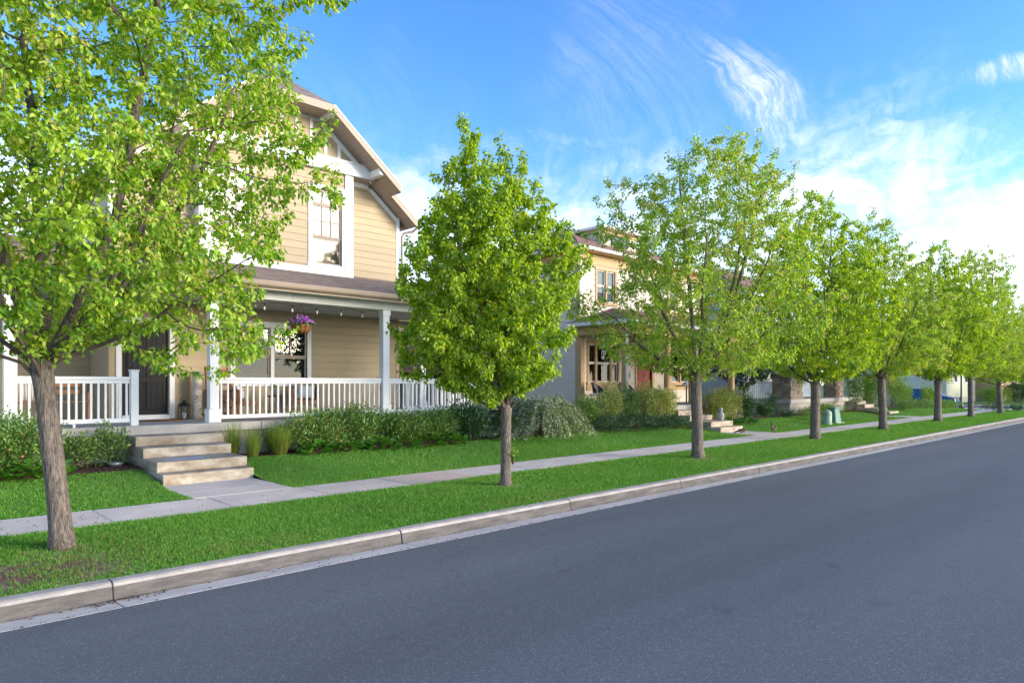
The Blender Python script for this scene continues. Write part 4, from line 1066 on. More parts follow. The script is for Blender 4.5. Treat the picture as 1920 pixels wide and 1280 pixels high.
# upper storey: flat wall right and left of a bay that stands proud
top = lambda x: 9.15 - .81 * (abs(x - 7.7) - 1.1)
UH = [(8.54, 9.42, 5.10, 7.10), (15.4 - 9.42, 15.4 - 8.54, 5.10, 7.10)]
b = MB()
prof = [(XL, 4.951), (XR, 4.951), (XR, top(XR) - .17), (8.8, 8.97), (6.6, 8.97), (XL, top(XL) - .17)]
b.prism([(x_, YW + .001, z_) for x_, z_ in prof], (0, .15, 0)); uw = b.build('upper_wall', PANEL, H1)
hi = lambda z: 7.7 + 1.1 + (9.15 - .26 - z) / .81
siding(uw, 'x', YW, 9.76, XR - .1, 4.93, 7.60, .19, [], SIDING, hi=lambda z: min(XR - .1, hi(z)))
siding(uw, 'x', YW, XL + .1, 5.64, 4.93, 7.60, .19, [], SIDING, lo=lambda z: max(XL + .1, 15.4 - hi(z)))
bw = wall_mesh(H1, 'x', YB, 5.66, 9.74, 4.80, 7.62, UH, PANEL, th=.28, name='bay_wall')
siding(bw, 'x', YB, 5.86, 9.54, 5.05, 7.60, .19, [(8.41, 9.54, 5.0, 7.25), (5.86, 6.99, 5.0, 7.25)], SIDING)
for xa in (9.51, 5.64):
    BOX('bay_post', WHITE, H1, xa, xa + .25, YB - .06, YW, 4.80, 7.64, .005)
SHADE = mat('pale_shade', (.46, .46, .45), .8, .03)
for (xa, xb, za, zc) in UH: window(H1, xa, xb, za, zc, YB, .1, WHITE, TANTRIM, tw=.11, cols=3, rows=2, meet=.36, transom=.40, shade=(SHADE, .42), sill=False, head=.13)
BOX('sill_board', WHITE, H1, 5.89, 9.51, YB - .05, YB - .001, 4.81, 4.99, .004)
BOX('corner_board', WHITE, H1, XR - .1, XR + .012, YW - .032, YW + .06, 4.88, top(XR) - .13, .004)
BOX('corner_board', WHITE, H1, XL - .012, XL + .1, YW - .032, YW + .06, 4.88, top(XL) - .13, .004)
def rake(x0, x1, d0, d1, y0, y1, m_, name):               # board following the roof line, d below it
    for s in (1, -1):
        xs = (x0, x1) if s > 0 else (15.4 - x0, 15.4 - x1)
        MB().prism([(xs[0], y0, top(xs[0]) - d0), (xs[1], y0, top(xs[1]) - d0), (xs[1], y0, top(xs[1]) - d1), (xs[0], y0, top(xs[0]) - d1)], (0, y1 - y0, 0)).build(name, m_, H1, bevel=.003)
rake(10.45, XR + .012, .20, .36, YW - .034, YW - .004, WHITE, 'rake_trim')
MB().box(9.76, 10.5, YW - .034, YW - .003, 7.48, 7.62).build('frieze', WHITE, H1)
# belt beam and gable truss with battens
BOX('belt_beam', WHITE, H1, 5.02, 10.40, 16.46, YB - .001, 7.63, 7.95, .006); BOX('belt_cap', WHITE, H1, 5.0, 10.42, 16.43, YB - .002, 7.951, 7.985, .003)
BOX('belt_soffit', TANTRIM, H1, 9.75, 10.62, 16.48, YW - .035, 7.622, 7.629); BOX('belt_soffit', TANTRIM, H1, 4.78, 5.65, 16.48, YW - .035, 7.622, 7.629)
MB().prism([(5.0, YB, 7.93), (10.40, YB, 7.93), (8.8, YB, 9.05), (6.6, YB, 9.05)], (0, .2, 0)).build('gable_panel', PANEL, H1)
for k in range(13):
    xb = 7.7 + (k - 6) * .41
    zt = min(top(xb) - .22, 9.0)
    if zt > 8.02: BOX('batten', WHITE, H1, xb - .045, xb + .045, YB - .022, YB - .0005, 7.986, zt, .003)
rake(8.8, 10.36, .17, .33, YB - .030, YB - .002, WHITE, 'gable_trim')
BOX('gable_trim', WHITE, H1, 6.6, 8.8, YB - .031, YB - .002, 8.90, 9.0)
for xc, zc in ((10.30, 7.66), (8.80, 8.92), (15.4 - 10.30, 7.66), (15.4 - 8.80, 8.92)): BOX('corbel', WHITE, H1, xc - .085, xc + .085, 15.93, YB - .035, zc, zc + .18, .006)
# roof: half-hipped, wider overhang on the truss
for s in (1, -1):
    X = lambda v: v if s > 0 else 15.4 - v
    P_ = [(8.8, 15.88), (10.88, 15.88), (10.88, 16.38), (11.82, 16.38), (11.82, 27.2), (7.7, 27.2), (7.7, 17.0)]
    rp = [(X(x_), y_, top(x_) if x_ > 7.71 else 10.04) for x_, y_ in P_]
    MB().prism(rp, (0, 0, -.035)).build('roof', ROOF1, H1)
    rk = [(8.8, 10.88, 15.86), (10.885, 11.83, 16.36)]
    for xa, xb, y_ in rk:
        MB().prism([(X(xa), y_, top(xa) - .01), (X(xb), y_, top(xb) - .01), (X(xb), y_, top(xb) - .20), (X(xa), y_, top(xa) - .20)], (0, .03, 0)).build('rake_board', TANTRIM, H1, bevel=.003)
        MB().prism([(X(xa), y_ - .012, top(xa) + .015), (X(xb), y_ - .012, top(xb) + .015), (X(xb), y_ - .012, top(xb) - .03), (X(xa), y_ - .012, top(xa) - .03)], (0, .05, 0)).build('drip_edge', WHITE2, H1)
    # soffit planks, one by one, across the overhang
    for xa, xb, ya, yb in ((8.8, 10.86, 15.891, YB - .001), (10.40, 11.80, 16.391, YW - .004)):
        n = int((xb - xa) / .115)
        for k in range(n):
            u, v = xa + (xb - xa) * k / n, xa + (xb - xa) * (k + 1) / n - .005
            if ya > 16 and u < 10.76: yy0 = YB + .001
            else: yy0 = ya
            MB().prism([(X(u), yy0, top(u) - .15), (X(v), yy0, top(v) - .15), (X(v), yb, top(v) - .15), (X(u), yb, top(u) - .15)], (0, 0, .016)).build('soffit_plank', TANTRIM, H1)
    BOX('rake_return', TANTRIM, H1, *sorted((X(10.86), X(10.885))), 15.862, 16.38, top(10.88) - .2, top(10.88) - .02)
MB().prism([(6.6, 15.88, 9.15), (8.8, 15.88, 9.15), (7.7, 17.0, 10.04)], (0, 0, -.03)).build('roof_hip', ROOF1, H1)
BOX('hip_fascia', TANTRIM, H1, 6.6, 8.8, 15.85, 15.879, 8.95, 9.14); BOX('hip_soffit', TANTRIM, H1, 6.6, 8.8, 15.881, YB, 8.99, 9.005)
dsp = MB().tube([(11.92, 16.55, 6.66), (11.92, 16.55, 6.55), (11.88, 16.7, 6.46), (11.62, 16.80, 6.38), (11.555, 16.82, 6.25), (11.555, 16.82, 4.95)], .036, 8).build('downspout', TANTRIM, H1, True)
BOX('eave_gutter', TANTRIM, H1, 11.82, 11.95, 16.36, 27, 6.60, 6.71, .01)
BOX('chimney_vent', mat('vent_metal', (.3, .3, .3), .5), H1, 8.9, 9.1, 22, 22.2, 9.0, 9.9)
# ------------------------------------------------------------------ the cream house with round tan columns
CREAM = mat('cream_siding', (.72, .62, .52), .6, .03, 1.5, .1, 25, rnd=.03, stretch=(.4, .4, 6), fine=.03)
TAN = mat('tan_trim', (.52, .34, .17), .55, .05, 3.0, fine=.03)
H2 = thing('house', 'cream two-storey house with hip roof, red door and round tan columns', 'house', (24.0, 16.9, gz(16)))
A2, B2, Y2 = 19.7, 28.6, 16.9
h2holes = [(20.35, 22.2, 1.95, 3.45), (23.5, 24.6, 1.08, 3.2), (26.1, 27.6, 1.95, 3.35), (20.85, 22.0, 5.15, 6.4), (25.2, 26.6, 5.15, 6.4)]
w2 = wall_mesh(H2, 'x', Y2, A2, B2, gz(16), 6.95, h2holes, CREAM)
siding(w2, 'x', Y2, A2 + .12, B2 - .12, 1.06, 6.55, .225, [(20.22, 22.33, 1.6, 3.6), (23.38, 24.72, 1.0, 3.34), (25.98, 27.72, 1.6, 3.5), (20.72, 22.13, 4.9, 6.55), (25.08, 26.72, 4.9, 6.55)], CREAM)
w2s = wall_mesh(H2, 'y', A2 - .0, Y2 + .161, 24.5, gz(16), 6.95, [], CREAM, name='side_wall')
siding(w2s, 'y', A2, Y2 + .10, 24.4, .7, 6.55, .225, [], CREAM)
BOX('side_wall', CREAM, H2, B2 - .16, B2, Y2 + .161, 24.5, gz(16), 6.95)
for xa in (A2 - .03, B2 - .10): BOX('corner_board', TAN, H2, xa, xa + .13, Y2 - .035, Y2 + .10, .9, 6.56, .004)
BOX('frieze', TAN, H2, A2 - .034, B2 + .03, Y2 - .036, Y2 + .02, 6.561, 6.97, .004)
BOX('frieze', TAN, H2, A2 - .036, A2 + .01, Y2 + .021, 24.5, 6.561, 6.97, .004)
# hip roof
ex0, ex1, ey0, ey1, ez = A2 - .45, B2 + .45, Y2 - .45, 24.9, 7.10
rz_, a_ = 8.95, 3.9
shingles('roof', (ex0, ey0, ez), (ex1, ey0, ez), (ex1 - a_, ey0 + a_, rz_), (ex0 + a_, ey0 + a_, rz_), ROOF2, H2, .3)
shingles('roof', (ex0, ey1, ez), (ex0, ey0, ez), (ex0 + a_, ey0 + a_, rz_), (ex0 + a_, ey1 - a_, rz_), ROOF2, H2, .3)
shingles('roof', (ex1, ey0, ez), (ex1, ey1, ez), (ex1 - a_, ey1 - a_, rz_), (ex1 - a_, ey0 + a_, rz_), ROOF2, H2, .6)
MB().prism([(ex0, ey1, ez), (ex1, ey1, ez), (ex1 - a_, ey1 - a_, rz_), (ex0 + a_, ey1 - a_, rz_)], (0, 0, -.03)).build('roof', ROOF2, H2)
BOX('eave_soffit', TAN, H2, ex0 + .06, ex1 - .06, ey0 + .06, ey1 - .06, 6.975, 7.0)
GUTW = mat('cream_gutter', (.74, .69, .62), .45, .04)
for (xa, xb, ya, yb) in ((ex0 - .06, ex1 + .06, ey0 - .06, ey0 + .06), (ex0 - .06, ex0 + .06, ey0 + .061, ey1), (ex1 - .06, ex1 + .06, ey0 + .061, ey1)): BOX('eave_gutter', GUTW, H2, xa, xb, ya, yb, 7.0, 7.12, .012)
MB().tube([(ex0 + .12, ey0 + .02, 7.02), (ex0 + .12, ey0 + .03, 6.85), (A2 + .02, Y2 - .12, 6.50), (A2 + .02, Y2 - .08, 6.3), (A2 + .02, Y2 - .08, 4.5)], .042, 8).build('downspout', WHITE, H2, True)
# dormer
dm = wall_mesh(H2, 'x', 17.7, 22.2, 24.6, 7.4, 8.35, [(22.75, 24.05, 7.75, 8.2)], CREAM, th=1.2, name='dormer')
BOX('dormer_pane', mat('dark_glass', (.06, .07, .08), .1, spec=.7), H2, 22.75, 24.05, 17.76, 17.78, 7.75, 8.2); BOX('dormer_roof', GUTW, H2, 21.95, 24.85, 17.4, 19.5, 8.351, 8.47, .02); BOX('dormer_frieze', TAN, H2, 22.19, 24.61, 17.66, 17.699, 8.2, 8.35)
# windows and door
window(H2, 20.35, 22.2, 1.95, 3.45, Y2, .1, TAN, GUTW, tw=.12, sashes=1, cols=0, meet=.5, shade=None, out=.045)
for xa in (20.80, 21.75): BOX('window_mullion', TAN, H2, xa - .055, xa + .055, Y2 - .03, Y2 + .07, 1.952, 3.448)
window(H2, 26.1, 27.6, 1.95, 3.35, Y2, .1, TAN, GUTW, tw=.12, sashes=2, cols=0, out=.045)
window(H2, 20.85, 22.0, 5.15, 6.4, Y2, .1, TAN, GUTW, tw=.12, sashes=2, cols=0, shade=(SHADE, .3), out=.045)
window(H2, 25.2, 26.6, 5.15, 6.4, Y2, .1, TAN, GUTW, tw=.12, sashes=2, cols=0, shade=(SHADE, .3), out=.045)
BOX('window_apron', TAN, H2, 20.2, 22.35, Y2 - .05, Y2 - .021, 1.62, 1.82); BOX('window_apron', TAN, H2, 25.96, 27.74, Y2 - .05, Y2 - .021, 1.62, 1.82)
MB().box(23.37, 23.5, Y2 - .05, Y2 + .1, 1.07, 3.2).box(24.6, 24.73, Y2 - .05, Y2 + .1, 1.07, 3.2).box(23.36, 24.74, Y2 - .055, Y2 + .1, 3.2, 3.36).build('door_frame', TAN, H2, bevel=.004)
REDD = mat('red_door', (.30, .035, .03), .45, .1, 3.0)
d2 = BOX('door', REDD, H2, 23.5, 24.6, Y2 + .05, Y2 + .1, 1.07, 3.2)
for xa in (23.62, 24.10):
    for za, zc in ((1.2, 1.75), (1.85, 2.65), (2.75, 3.08)):
        BOX('panel', REDD, d2, xa, xa + .38, Y2 + .036, Y2 + .0495, za, zc, .012)
# porch
BOX('foundation', FND, H2, 19.45, 28.2, 14.5, Y2 - .01, .1, .875); BOX('porch_slab', CONC, H2, 19.3, 28.35, 14.3, Y2 - .005, .878, 1.06, .012)
BOX('pilaster', TAN, H2, A2 - .08, A2 + .13, Y2 - .24, Y2 - .036, 1.061, 3.70, .006)
for x_ in (19.55, 22.25, 24.0, 27.2):
    c = MB().lathe([(.165, 1.061), (.165, 1.12), (.14, 1.15), (.14, 1.4), (.135, 2.4), (.118, 3.55), (.135, 3.57), (.135, 3.61), (.12, 3.62), (.16, 3.66), (.16, 3.70)], (x_, 14.55, 0), 24).build('column', TAN, H2, True)
    c.modifiers.new('es', 'EDGE_SPLIT').split_angle = R(35)
BOX('porch_beam', TAN, H2, 19.35, 28.3, 14.40, 14.70, 3.701, 4.02, .005); BOX('porch_beam', TAN, H2, 19.36, 19.70, 14.701, Y2 - .037, 3.702, 4.02, .005)
BOX('porch_ceiling', mat('brown_ceiling', (.20, .11, .06), .7, .08), H2, 19.71, 28.3, 14.701, Y2 - .04, 3.80, 3.84)
BOX('porch_soffit', GUTW, H2, 19.0, 28.6, 14.05, 14.399, 4.0, 4.019); BOX('porch_soffit', GUTW, H2, 19.0, 19.349, 14.4, Y2 - .04, 4.0, 4.019)
BOX('porch_gutter', GUTW, H2, 18.92, 28.7, 13.95, 14.06, 4.0, 4.13, .012); BOX('porch_gutter', GUTW, H2, 18.92, 19.03, 14.061, Y2 - .04, 4.0, 4.13, .012)
shingles('porch_roof', (18.95, 13.98, 4.12), (28.7, 13.98, 4.12), (28.7, Y2 - .04, 4.95), (21.9, Y2 - .04, 4.95), ROOF2, H2, .22)
shingles('porch_roof', (18.95, Y2 - .04, 4.12), (18.95, 13.98, 4.12), (21.9, Y2 - .041, 4.95), (21.9, Y2 - .04, 4.951), ROOF2, H2, .22)
MB().tube([(19.2, 13.99, 4.02), (19.2, 14.0, 3.88), (19.36, 14.30, 3.72), (19.38, 14.36, 3.5), (19.38, 14.36, 1.1)], .045, 8).build('downspout', WHITE, H2, True)
S2 = thing('porch_steps', 'concrete steps to the cream house beside the third tree', 'steps', (22.5, 12.02, GZ))
for k, (ya, za, zc) in enumerate(((12.02, GZ - .1, .332), (12.40, .333, .514), (13.25, .515, .696), (13.75, .697, .878))):
    BOX('step', CONCS, S2, 21.72 + .01 * k, 23.33 - .01 * k, ya, 14.49, za, zc, .012, 2)
tag(BOX('wall_plaque', mat('plaque_grey', (.30, .29, .27), .6, .2, 6.0), None, 24.9, 25.25, Y2 - .05, Y2 - .022, 2.4, 2.72, .004), 'square grey plaque on the cream wall right of the red door', 'sign')
MB().prism([(24.96, Y2 - .054, 2.46), (25.18, Y2 - .054, 2.56), (24.96, Y2 - .054, 2.66)], (0, .0035, 0)).build('triangle', mat('plaque_dark', (.10, .09, .08), .6), bpy.data.objects['wall_plaque'])
# ------------------------------------------------------------------ blue-grey house with the stone pillars
BLUE = mat('blue_grey_siding', (.36, .43, .50), .6, .03, 1.5, .1, 25, rnd=.03, stretch=(.4, .4, 6))
H3 = thing('house', 'blue-grey house with stacked-stone porch pillars behind the trees', 'house', (38.5, 17.2, gz(16)))
w3 = wall_mesh(H3, 'x', 17.2, 33.4, 43.4, gz(16), 6.6, [(35.5, 36.9, 2.1, 3.5), (40.6, 42.0, 2.1, 3.5), (35.5, 36.9, 4.9, 6.1), (40.6, 42.0, 4.9, 6.1)], BLUE)
siding(w3, 'x', 17.2, 33.5, 43.3, 1.06, 6.5, .24, [(35.4, 37.0, 2.0, 3.6), (40.5, 42.1, 2.0, 3.6), (35.4, 37.0, 4.8, 6.2), (40.5, 42.1, 4.8, 6.2), (38.2, 39.5, 1.0, 3.3)], BLUE)
w3s = wall_mesh(H3, 'y', 33.4, 17.361, 26, gz(16), 6.6, [], BLUE, name='side_wall'); siding(w3s, 'y', 33.4, 17.3, 26, .6, 6.5, .24, [], BLUE)
BOX('side_wall', BLUE, H3, 43.24, 43.4, 17.361, 26, gz(16), 6.6)
for xa in (33.37, 43.28): BOX('corner_board', WHITE, H3, xa, xa + .14, 17.165, 17.3, .9, 6.6)
for xa in (35.5, 40.6):
    for za, zc in ((2.1, 3.5), (4.9, 6.1)): window(H3, xa, xa + 1.4, za, zc, 17.2, .1, WHITE, WHITE, tw=.1, sashes=2, cols=0)
BOX('door', mat('grey_door', (.35, .36, .36), .5), H3, 38.3, 39.4, 17.15, 17.19, 1.07, 3.2)
for xa, xb in ((38.2, 38.3), (39.4, 39.5)): BOX('door_jamb', WHITE, H3, xa, xb, 17.13, 17.195, 1.07, 3.3)
e3 = (32.9, 43.9, 16.7, 26.5)
shingles('roof', (e3[0], e3[2], 6.7), (e3[1], e3[2], 6.7), (e3[1] - 4, 21.2, 9.0), (e3[0] + 4, 21.2, 9.0), ROOF2, H3, .4)
shingles('roof', (e3[0], e3[3], 6.7), (e3[0], e3[2], 6.7), (e3[0] + 4, 21.2, 9.0), (e3[0] + 4, 22, 9.0), ROOF2, H3, .4)
BOX('eave', WHITE, H3, e3[0], e3[1], e3[2], e3[3], 6.58, 6.68)
BOX('foundation', FND, H3, 33.45, 43.0, 14.72, 17.19, .1, .875); BOX('porch_slab', CONC, H3, 33.3, 43.2, 14.6, 17.19, .878, 1.10, .015)
STONE = mat('ledge_stone', (.40, .29, .20), .9, .15, 5.0, .5, 25, rnd=.38, col2=(.30, .23, .18), fine=.15)
rs = random.Random(4)
def pillar(x0, x1, y0, y1, z0, z1):
    core = BOX('pillar', mat('mortar', (.16, .14, .12), .95), H3, x0 + .03, x1 - .03, y0 + .03, y1 - .03, z0, z1 - .02)
    z = z0
    while z < z1 - .03:
        h = min(rs.uniform(.10, .16), z1 - z)
        x = x0
        while x < x1 - .02:
            w = rs.uniform(.22, .45)
            if x1 - x - w < .12: w = x1 - x
            p = rs.uniform(0, .025)
            BOX('stone', STONE, core, x + .004, x + w - .004, y0 - p, y0 + .10, z + .004, z + h - .004, .012); x += w
        y = y0 + .101
        while y < y1 - .02:
            w = rs.uniform(.22, .45)
            if y1 - y - w < .12: w = y1 - y
            p = rs.uniform(0, .025)
            BOX('stone', STONE, core, x0 - p, x0 + .10, y + .004, y + w - .004, z + .004, z + h - .004, .012); y += w
        z += h
    BOX('pillar_cap', CONC, core, x0 - .05, x1 + .05, y0 - .05, y1 + .05, z1, z1 + .08, .01)
    BOX('upper_post', WHITE, core, (x0 + x1) / 2 - .13, (x0 + x1) / 2 + .13, y0 + .15, y0 + .41, z1 + .08, 3.6)
pillar(33.35, 34.75, 14.64, 15.6, 1.101, 2.35); pillar(39.1, 40.3, 14.64, 15.3, 1.101, 2.35)
BOX('porch_beam', WHITE, H3, 33.3, 43.2, 14.7, 15.0, 3.6, 3.95); BOX('porch_roof_slab', ROOF2, H3, 33.0, 43.5, 14.3, 17.195, 3.951, 4.1)
rl = BOX('porch_rail', WHITE, H3, 33.36, 33.42, 15.61, 17.18, 1.9, 1.97)
for k in range(12): BOX('baluster', WHITE, rl, 33.375, 33.405, 15.7 + k * .12, 15.73 + k * .12, 1.101, 1.899)
S3 = thing('porch_steps', 'pale concrete steps of the stone-pillared house', 'steps', (41.2, 12.6, GZ))
for k, (ya, za, zc) in enumerate(((12.4, GZ - .1, .33), (13.0, .331, .51), (13.7, .511, .70), (14.15, .701, .877))):
    BOX('step', CONCS, S3, 40.9, 42.4, ya, 14.71, za, zc, .012)
# ------------------------------------------------------------------ houses beyond the side street and behind
def far_house(label, x0, x1, y0, depth, h, wm, rm, trim, doorm, wins, porch=None, rh=2.6):
    t = thing('house', label, 'house', ((x0 + x1) / 2, y0, .12))
    holes = [(a, a + 1.2, za, za + 1.4) for a, za in wins]
    w = wall_mesh(t, 'x', y0, x0, x1, .12, h, holes, wm)
    ws = wall_mesh(t, 'y', x0, y0 + .161, y0 + depth, .12, h, [], wm, name='side_wall')
    siding(ws, 'y', x0, y0 + .17, y0 + depth, .6, h, .3, [], wm); siding(w, 'x', y0, x0, x1, .6, h, .3, [(a - .12, a + 1.32, za - .12, za + 1.52) for a, za in wins], wm)
    BOX('side_wall', wm, t, x1 - .16, x1, y0 + .161, y0 + depth, .12, h); BOX('plinth', FND, t, x0 - .03, x1 + .03, y0 - .03, y0 + depth, .1, .6)
    for a, za in wins: window(t, a, a + 1.2, za, za + 1.4, y0, .1, trim, trim, tw=.11, cols=0)
    e = (x0 - .5, x1 + .5, y0 - .5, y0 + depth + .5); k = min(x1 - x0, depth) / 2 - .1; ym = y0 + depth / 2
    shingles('roof', (e[0], e[2], h), (e[1], e[2], h), (e[1] - k, ym, h + rh), (e[0] + k, ym, h + rh), rm, t, .6)
    shingles('roof', (e[0], e[3], h), (e[0], e[2], h), (e[0] + k, ym, h + rh), (e[0] + k, ym + .1, h + rh), rm, t, .6)
    BOX('eave', trim, t, e[0], e[1], e[2], e[3], h - .12, h - .02)
    if porch:
        a, b_, m_ = porch
        BOX('porch_slab', CONC, t, a, b_, y0 - 2.2, y0 - .04, .13, .95); BOX('porch_roof', rm, t, a - .3, b_ + .3, y0 - 2.5, y0 - .04, 3.5, 3.75)
        for q in range(4): BOX('column', m_, t, a + .1 + (b_ - a - .4) * q / 3, a + .32 + (b_ - a - .4) * q / 3, y0 - 2.1, y0 - 1.88, .951, 3.499)
        BOX('door', doorm, t, (a + b_) / 2 - .5, (a + b_) / 2 + .5, y0 - .06, y0 - .021, .96, 3.0)
        for q in range(3): BOX('step', CONCS, t, (a + b_) / 2 - .8, (a + b_) / 2 + .8, y0 - 2.21 - .4 * (3 - q), y0 - 2.205 - .4 * (2 - q), .1, .3 + .2 * q)
    return t
far_house('pale green sided house beyond the side street', 69.5, 80, 16.5, 9, 6.2, mat('sage_siding', (.52, .54, .42), .6, .03, rnd=.02), ROOF1, WHITE, REDD, [(72, 2.0), (76, 2.0), (72, 4.4), (76, 4.4)])
far_house('tan house with dark red porch columns, farthest right', 82, 94, 15.0, 9, 6.4, mat('ochre_siding', (.58, .40, .24), .6, .03, rnd=.02), ROOF2, WHITE, REDD, [(84, 2.0), (91.5, 2.0), (84, 4.6), (91.5, 4.6)], (87, 92, REDD))
far_house('pale grey house at the far end of the street', 98, 110, 14.0, 9, 6.2, mat('ash_siding', (.55, .56, .56), .6, .03, rnd=.02), ROOF2, WHITE, REDD, [(100, 2.0), (106, 2.0)], (101, 105, WHITE))
# house and deck in the back gardens, seen past the porch
DECK = mat('deck_wood', (.30, .19, .13), .8, .2, 4.0, stretch=(6, 6, .5))
BKH = far_house('pinkish house in the back garden behind the porch end', 20.5, 30, 31, 8, 5.4, mat('pink_siding', (.60, .47, .40), .6, .03, rnd=.02), ROOF2, TANTRIM, DOOR, [(22.0, 1.2), (22.0, 3.6)], rh=2.2)
dk = thing('wooden_deck', 'brown wooden deck with balusters behind the white porch', 'deck', (18.0, 25.2, .37))
BOX('deck_floor', DECK, dk, 15.5, 20.4, 23.5, 26.5, 2.35, 2.6)
BOX('deck_wall', mat('deck_wall_grey', (.30, .29, .27), .8), dk, 15.6, 20.4, 26.0, 26.2, .3, 2.349)  # plain grey wall below the deck floor
for x_ in (15.6, 17.2, 18.8, 20.3): BOX('deck_post', DECK, dk, x_ - .06, x_ + .06, 23.5, 23.62, .3, 3.65)
BOX('hand_rail', DECK, dk, 15.5, 20.4, 23.47, 23.60, 3.651, 3.72)
for k in range(32): BOX('baluster', DECK, dk, 15.62 + k * .15, 15.69 + k * .15, 23.46, 23.495, 2.5, 3.65)
# ------------------------------------------------------------------ things on the porches
WICK = mat('wicker', (.52, .27, .14), .7, .25, 40.0, .8, 90, col2=(.34, .16, .08), fine=.25, obj=True)
CUSH = mat('white_cushion', (.72, .72, .74), .9, .06, 8.0, .2, 60)
def pillow(name, m_, parent, c, w, h, d, rot=0.0, tilt=0.0):
    n = 9; b = MB(); V = []
    for s in (1, -1):
        for i in range(n):
            for j in range(n):
                u, v = i / (n - 1) * 2 - 1, j / (n - 1) * 2 - 1
                t = max(0, (1 - u ** 4) * (1 - v ** 4)) ** .55
                V.append(Vector((u * w / 2 * (1 - .06 * (1 - v * v)), s * d / 2 * t, v * h / 2 * (1 - .06 * (1 - u * u)))))
    M_ = Matrix.Translation(c) @ Matrix.Rotation(rot, 4, 'Z') @ Matrix.Rotation(tilt, 4, 'X')
    b.v = [tuple(M_ @ p) for p in V]
    for k in range(2):
        for i in range(n - 1):
            for j in range(n - 1):
                q = (k * n * n + i * n + j, k * n * n + (i + 1) * n + j, k * n * n + (i + 1) * n + j + 1, k * n * n + i * n + j + 1)
                b.f.append(q if k == 0 else q[::-1])
    return b.build(name, m_, parent, smooth=True)
def wicker_chair(label, x, y, rz):
    t = thing('wicker_chair', label, 'chair', (0, 0, 0), 'wicker armchairs on the white porch')
    sec = []
    BOX('seat', WICK, t, -.29, .29, -.30, .26, .30, .42, .03, 2)
    b = MB()                                               # curved back and arms in one sweep
    pts = []
    for k in range(17):
        a = math.pi * (k / 16) ; pts.append((math.cos(a) * .33, .02 + math.sin(a) * .30, .62 + .30 * math.sin(a) ** 2))
    n = len(pts)
    for (px, py, pz) in pts:
        b.v += [(px * .92, py * .92, .34), (px * 1.0, py, .34), (px * 1.06, py * 1.05, pz), (px * .95, py * .94, pz)]
    for k in range(n - 1):
        for j in range(4): b.f.append((4 * k + j, 4 * k + (j + 1) % 4, 4 * k + 4 + (j + 1) % 4, 4 * k + 4 + j))
    b.f += [(0, 1, 2, 3), (4 * n - 1, 4 * n - 2, 4 * n - 3, 4 * n - 4)]
    bk = b.build('backrest', WICK, t, smooth=True)
    MB().tube([(p[0] * 1.01, p[1] * 1.0, p[2] + .01) for p in pts] , .032, 8).build('arm_roll', WICK, t, True)
    for (lx, ly) in ((-.27, -.27), (.27, -.27), (-.26, .22), (.26, .22)): MB().tube([(lx, ly, 0), (lx * .97, ly * .97, .34)], [.022, .028], 8).build('leg', WICK, t, True)
    MB().box(-.25, .25, -.29, -.26, .16, .20).build('stretcher', WICK, t)
    t.location = (x, y, ZP); t.rotation_euler = (0, 0, rz)
    p = thing('cushion', label.replace('brown wicker armchair', 'white cushion in the wicker armchair'), 'cushion', (x, y, ZP + .62), 'white chair cushions')
    pl = pillow('pillow', CUSH, None, (0, .08, 0), .46, .36, .16, 0, R(-14)); pl.parent = p; p.rotation_euler = (0, 0, rz)
    return t
wicker_chair('brown wicker armchair left of the small table on the porch', 6.55, 16.2, R(60))
wicker_chair('brown wicker armchair right of the small table on the porch', 8.15, 16.2, R(-35))
tb = thing('side_table', 'small black metal table between the wicker armchairs', 'table', (7.40, 16.3, ZP))
MB().lathe([(.22, .50), (.225, .51), (.225, .525), (.22, .53)], (7.40, 16.3, ZP), 24).build('table_top', BLACKM, tb)
for a in (0, 90, 180, 270): MB().tube([(7.40 + .17 * math.cos(R(a)), 16.3 + .17 * math.sin(R(a)), ZP), (7.40 + .15 * math.cos(R(a)), 16.3 + .15 * math.sin(R(a)), ZP + .5)], .009, 6).build('leg', BLACKM, tb)
fp = thing('flower_pot', 'grey pot with green plant on the small porch table', 'pot', (7.36, 16.3, ZP + .53))
MB().lathe([(.06, 0), (.085, .16), (.09, .17), (.08, .17), (.07, .14)], (7.36, 16.3, ZP + .53), 16).build('pot', mat('grey_pot', (.22, .24, .25), .6), fp, True)
rg0 = np.random.default_rng(9); q = unit(rg0.normal(0, 1, (60, 3)) + np.array([0, 0, .8]))
leaf_mesh('foliage', np.array([7.36, 16.3, ZP + .70]) + q * .05, q, rg0.normal(0, 1, (60, 3)), np.full(60, .07), np.full(60, .035), PEONY, fp)
# rocking chair behind the post
WOODR = mat('red_wood', (.30, .10, .045), .5, .2, 6.0, .1, 40, stretch=(6, 6, .6))
rc = thing('rocking_chair', 'tall reddish wooden rocking chair behind the white post', 'chair', (5.95, 15.9, ZP))
for s in (-.26, .26):
    MB().tube([(5.95 + s, 15.52, ZP + .10), (5.95 + s, 15.75, ZP + .035), (5.95 + s, 16.0, ZP + .022), (5.95 + s, 16.25, ZP + .05), (5.95 + s, 16.45, ZP + .12)], .02, 6).build('rocker', WOODR, rc, True)
    MB().tube([(5.95 + s, 15.66, ZP + .05), (5.95 + s, 15.66, ZP + .66)], .021, 8).build('leg', WOODR, rc, True)
    MB().tube([(5.95 + s, 16.10, ZP + .04), (5.95 + s, 16.14, ZP + .5), (5.95 + s * .97, 16.30, ZP + 1.22)], .021, 8).build('back_post', WOODR, rc, True)
    MB().box(5.95 + s - .035, 5.95 + s + .035, 15.60, 16.18, ZP + .66, ZP + .69).build('armrest', WOODR, rc, bevel=.008)
